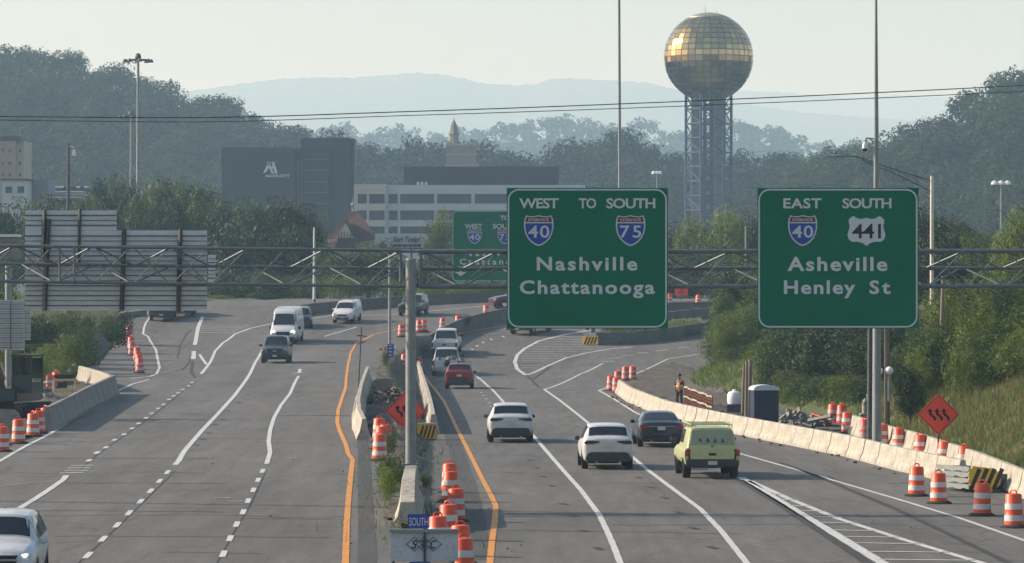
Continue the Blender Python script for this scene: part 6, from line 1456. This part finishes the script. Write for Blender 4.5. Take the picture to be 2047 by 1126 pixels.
batch([('mid1',455,408,438,80),('mid1',487,400,436,82),('mid2',520,402,438,86),('mid1',552,398,436,84),('mid1',584,405,437,84),('mid1',615,412,436,76),('mid2',634,432,438,50),('mid1',470,450,428,90),('mid1',530,455,427,90),('mid1',590,452,428,90),('mid2',648,486,430,40)],
      "dark leafy tree in front of the hotel base, %s from the left", "trees in front of the hotel")
batch([('mid2',668,508,415,70),('mid1',700,500,414,74),('mid2',738,486,416,70),('mid2',766,478,418,54),('mid1',800,512,412,60),('mid2',840,520,412,64),('mid3',890,418,470,58),('mid2',868,440,468,50),('mid1',880,545,405,60),('mid3',925,560,402,60),('mid2',965,556,404,60),('mid2',1005,555,404,60)],
      "green tree beyond the far parapet, %s from the left", "trees beyond the far parapet")
batch([('sh1',430,560,395,80),('sh3',470,545,398,90),('sh1',510,540,396,90),('sh3',552,556,380,80),('sh3',528,585,366,70),('sh1',590,548,394,80),('sh1',630,552,392,80),('sh2',680,556,390,80),('sh1',735,548,392,90),('sh2',445,600,372,60),('sh1',408,590,378,60),('sh2',790,560,390,70),('sh2',850,572,388,60),('sh2',920,570,388,70),('sh1',980,572,388,60)],
      "green shrub behind the upper roadway, %s from the left", "shrubs behind the upper roadway")
batch([('mid1',1345,448,440,80),('mid3',1390,430,430,84),('mid3',1448,411,425,96),('mid1',1500,425,430,80),('mid2',1420,470,415,90),('mid1',1360,500,410,90),('mid1',1540,440,430,90)],
      "sunlit yellow-green tree above the gantry between the green signs, %s from the left", "trees between the green signs")
batch([('mid1',1350,520,400,80),('mid1',1400,515,398,90),('mid2',1460,505,390,90),('mid1',1320,545,400,70),('mid1',1380,550,392,80),('sh3',1440,560,380,80)], "shaded tree behind the far ramp, %s from the left", "trees behind the far ramp")
batch([('big2',1468,520,292,95),('big1',1500,498,296,120),('big1',1545,500,288,130),('big2',1600,510,290,140),('big1',1450,575,280,75),('big3',1490,600,270,100),('big1',1530,610,262,110),('big3',1455,620,268,70),('sh2',1440,660,274,80),('sh1',1480,690,262,90),('sh2',1520,700,255,100),('sh1',1565,720,246,100),('sh2',1610,735,240,100),('sh1',1660,740,232,110),('sh3',1700,745,226,100),('sh3',1545,738,232,80),('sh2',1578,742,222,80),('sh1',1612,748,216,90),('sh1',1650,750,212,90),('sh2',1690,752,207,90),('sh3',1722,750,203,80)],
      "leafy tree on the bank between ramp and timber posts, %s from the left", "trees left of the right green sign")
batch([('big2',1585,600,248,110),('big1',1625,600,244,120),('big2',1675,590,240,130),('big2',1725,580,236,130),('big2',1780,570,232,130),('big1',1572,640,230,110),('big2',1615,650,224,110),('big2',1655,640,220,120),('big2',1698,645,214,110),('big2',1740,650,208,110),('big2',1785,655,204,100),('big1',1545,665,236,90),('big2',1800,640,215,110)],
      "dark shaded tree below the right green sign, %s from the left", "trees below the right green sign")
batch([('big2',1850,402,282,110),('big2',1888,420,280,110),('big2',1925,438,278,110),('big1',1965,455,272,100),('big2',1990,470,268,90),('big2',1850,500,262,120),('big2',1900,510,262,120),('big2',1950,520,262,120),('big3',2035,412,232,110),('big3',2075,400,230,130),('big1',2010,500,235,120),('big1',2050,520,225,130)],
      "tall tree right of the right green sign, %s from the left", "trees right of the right green sign")
batch([('big3',1900,560,205,120),('big3',1955,548,205,140),('big1',2010,560,204,140),('big3',2060,570,203,140),('big1',1860,610,206,100),('big3',1880,655,186,110),('big3',1845,690,178,80),('big3',1930,650,184,130),('big1',1985,650,184,140),('big3',2040,655,183,140),('big2',1820,720,172,70),('big3',1965,590,171,130),('big1',1900,640,178,120),('big2',1955,650,172,120),('big1',2005,640,170,130),('big3',2050,640,168,120),('big1',1850,650,184,110),('big2',1815,670,190,80),('sh2',1940,700,169,100),('sh1',1992,690,168,120),('sh2',2045,692,167,130),('big1',2050,600,170,120),('sh2',1862,735,182,100),('sh2',1925,728,180,120),('sh1',1990,735,178,120),('sh2',2055,725,176,130)],
      "bright bushy tree on the grass bank at the right, %s from the left", "bushy trees on the right bank")
batch([('sh3',80,630,262,90),('sh1',120,622,270,90),('sh3',160,624,280,90),('sh1',200,628,292,80),('sh3',235,622,305,70),('sh2',100,690,236,90),('sh2',70,710,225,80),('sh2',140,672,244,80),('sh1',155,650,258,90),('sh2',185,655,268,50),('sh3',60,650,250,90),('sh1',20,610,260,100),('sh2',10,680,215,70),('sh2',118,722,228,60),('mid2',-5,560,250,110)],
      "shrub on the left bank beside the closed lane, %s from the left", "shrubs on the left bank")
# plants in the median
for kind, x, yt, yb, w_, lab in (('sh1',788,905,985,70,"leafy green bush growing against the gantry post"),('sh2',772,935,1000,45,"small lit shrub left of the gantry post base"),('sh1',850,945,975,26,"tiny sprig of leaves right of the gantry post"),('sh2',778,862,912,34,"clump of green weeds behind the drums in the median"),('sh3',925,626,652,50,"low weeds along the top of the dark curving wall"),('sh2',772,700,735,22,"bright weeds left of the blue route plates"),('sh2',1330,650,664,120,"low plants on the ramp island")):
    p = G(x, yb); 
    if x == 925: p = Vector((W(925,0,322).x, 323.2, gz(W(925,0,322).x, 323.2)))
    s_ = F/p.y; pr = TP[kind]; H = (yb-yt)/s_; ws = (w_/s_)/(pr["w"]*H); place(pr, p, rnd.random()*6, False, lab, None, (H*ws, min(H*ws, 1.2), H))
for o in list(bpy.data.objects):
    if o.get("w") and "w" in o: del o["w"]
# ---- grasses (nobody could count them)
def blades(name, pts, hmin, hmax, wd, m, seed, lean=.35):
    rg = np.random.default_rng(seed); P = np.array(pts); n = len(P); ang = rg.random(n)*2*np.pi; h = hmin+(hmax-hmin)*rg.random(n)
    d = np.stack([np.cos(ang), np.sin(ang), np.zeros(n)],1)*wd*(.6+.8*rg.random((n,1))); l = np.stack([rg.normal(size=n)*lean*h, rg.normal(size=n)*lean*h, h],1)
    q = np.stack([P-d, P+d, P+l*.65+d*.6, P+l],1); o = quads_mesh(name, q, m); return props(o, kind="stuff")
M_gr1 = foliage("grass_blades", (.040,.080,.015), (.19,.25,.06), .42); M_gr2 = foliage("dry_grass", (.13,.10,.045), (.30,.24,.11), .35)
rg = random.Random(31)
def bank_pts(n, side, y0, y1, d0, d1):
    out = []
    while len(out) < n:
        y = y0+(y1-y0)*rg.random()**1.3; d = d0+(d1-d0)*rg.random(); x = xr(y)+d if side > 0 else xl(y)-d
        if math.sin(x*1.9+y*.55)+math.sin(y*1.3-x*.8)+rg.random()*2.2 > .3: out.append((x, y, gz(x,y)-.05))
    return out
blades("grass", bank_pts(70000, 1, 112, 215, .5, 11), .15, .45, .024, M_gr1, 1)
blades("dry_grass", bank_pts(15000, 1, 112, 200, .8, 10), .35, .75, .016, M_gr2, 2, .25)
blades("grass", bank_pts(22000, 1, 215, 305, .2, 9), .2, .6, .03, M_gr1, 3)
blades("grass", bank_pts(26000, -1, 150, 345, .3, 14), .2, .7, .03, M_gr1, 4)
blades("dry_grass", bank_pts(6000, -1, 180, 345, .3, 12), .4, .8, .025, M_gr2, 5)
pts = []
for k in range(9000):
    y = 100+rg.random()*200; x = xm(y)+rg.gauss(0,.8)-.2; pts.append((x,y,gz(x,y)))
blades("weeds", pts[:2600], .08, .35, .014, M_gr1, 6)
pts = []
while len(pts) < 7000:
    p = G(1210+rg.random()*190, 652+rg.random()*24); pts.append((p.x,p.y,p.z+.3))
blades("grass", pts, .1, .4, .03, M_gr1, 7)
# ---- wooded hills
def sil(pts):
    xs_ = [p[0] for p in pts]; zs_ = [p[1] for p in pts]
    return lambda v: float(np.interp(v, xs_, zs_))
FV = [crown_arrays(50+i, .85+.1*(i % 3), .05, 16, 430, .052, False, .5, .3) for i in range(5)]
FV2 = [crown_arrays(70+i, 1.0, .05, 10, 130, .11, False, .5, .3) for i in range(4)]
def hill(name, crest, Yc, Y0, x0, x1, th, spacing, variants, seed, zbase=-6, pw=.9, forest_label=None, jit=.35):
    """crest: silhouette (tree tops) in pixels; the ground rises from Y0 to Yc"""
    f = sil(crest); s_ = F/Yc
    def zc(x): return CH-(f(CX+x*s_)-HY)/s_ - th*.85
    def zg(x, y):
        t = max(0, min(1.15, (y-Y0)/(Yc-Y0))); return zbase + (zc(x)-zbase)*(t**pw if t <= 1 else 1-(t-1)*2)
    X0, X1 = (x0-CX)/s_, (x1-CX)/s_
    gx_ = list(np.linspace(X0-3, X1+3, 70)); gy_ = list(np.linspace(Y0-20, Yc+(Yc-Y0)*.15, 34))
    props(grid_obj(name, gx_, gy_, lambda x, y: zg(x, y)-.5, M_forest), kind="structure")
    rg2 = np.random.default_rng(seed); Q = []
    nx = int((X1-X0)/spacing); ny = int((Yc-Y0)/spacing)
    for i in range(nx):
        for j in range(ny+1):
            x = X0+(i+.5+rg2.normal()*jit)*spacing; y = Y0+(j+.5+rg2.normal()*jit)*spacing
            H = th*(.7+.55*rg2.random()); v = variants[rg2.integers(len(variants))]; a = rg2.random()*6.28; c, s = math.cos(a), math.sin(a); w = H*(.75+.4*rg2.random())
            V = v.copy(); xx = V[...,0]*c-V[...,1]*s; yy = V[...,0]*s+V[...,1]*c
            V[...,0] = xx*w+x; V[...,1] = yy*w+y; V[...,2] = V[...,2]*H+zg(x,y)-.5; Q.append(V)
    o = quads_mesh("forest", np.concatenate(Q), M_leafF); props(o, kind="stuff"); return len(Q)
hill("hill", [(-300,120),(-100,112),(0,104),(40,90),(60,96),(100,98),(128,90),(150,95),(165,118),(200,126),(240,126),(275,142),(300,150),(330,162),(350,176),(372,185),(400,192),(440,188),(462,200),(482,220),(510,226),(532,240),(548,252),(600,258),(640,268),(700,280),(760,300)],
     1300, 900, -260, 760, 9.0, 6.6, FV, 1)
hill("hill", [(560,262),(620,258),(660,268),(700,282),(740,290),(820,288),(860,280),(900,290),(960,276),(1010,290),(1060,302),(1110,288),(1150,272),(1200,278),(1225,268),(1258,262),(1290,285),(1320,280),(1350,300),(1380,330),(1420,300),(1480,310),(1520,302),(1555,294),(1590,310),(1640,330),(1700,345),(1760,340)],
     1230, 980, 540, 1760, 11, 8.2, FV, 2)
hill("hill", [(1560,330),(1620,318),(1660,300),(1700,290),(1760,282),(1800,262),(1830,242),(1850,232),(1880,226),(1905,200),(1925,182),(1945,178),(1965,186),(1985,165),(2000,148),(2020,140),(2047,136),(2150,120),(2400,110)],
     1080, 700, 1560, 2330, 9.0, 6.3, FV, 3)
hill("hill", [(1500,330),(1600,312),(1660,300),(1700,288),(1740,276),(1780,262),(1810,262),(1840,240),(1900,240),(2000,250)], 1500, 1300, 1500, 1900, 11, 9.5, FV, 6)
hill("hill", [(500,262),(640,256),(700,250),(760,252),(800,250),(840,254),(870,258),(900,262),(940,250),(980,244),(1030,240),(1080,236),(1120,236),(1160,240),(1190,250),(1230,242),(1290,240),(1330,248),(1400,250),(1470,238),(1500,240),(1540,252),(1580,262),(1620,276),(1660,290),(1700,285),(1800,280)],
     3300, 2700, 480, 1800, 18, 19, FV2, 4)
def mountain(Yc, crest, seed, x0=-900, x1=2950):
    f = sil(crest); s_ = F/Yc; rs = [(math.sin, .013, 1.3), (math.sin, .031, .9), (math.cos, .09, .35)]
    def zc(x):
        px = CX+x*s_; return CH-(f(px)-HY)/s_ + (math.sin(px*.21+seed)+math.sin(px*.53)+math.sin(px*1.7))*.8/s_
    X = list(np.linspace((x0-CX)/s_, (x1-CX)/s_, 420)); Yv = [Yc-900,Yc-700,Yc-500,Yc-330,Yc-180,Yc-70,Yc,Yc+120,Yc+400]; T_ = [-.1,.12,.32,.52,.72,.90,1,.9,.3]
    def z(x, y):
        t = T_[Yv.index(y)]; return -10+(zc(x)+10)*t + 9*math.sin(x*.013+y*.009)*math.sin(y*.006)*(1-t)*2
    props(grid_obj("mountain", X, Yv, z, M_forest), kind="structure")
mountain(9000, [(-900,240),(0,200),(200,190),(400,180),(480,168),(560,158),(640,155),(700,156),(780,150),(837,145),(850,149),(869,147),(919,156),(965,167),(1028,171),(1069,169),(1106,157),(1160,158),(1237,162),(1300,166),(1360,182),(1440,200),(1600,225),(1800,240),(2200,250),(2950,260)], 1.0)
mountain(11400, [(-900,200),(400,200),(900,190),(1200,185),(1360,180),(1480,181),(1560,184),(1620,190),(1700,196),(1800,190),(1950,200),(2200,210),(2950,220)], 2.0)
build_haze()
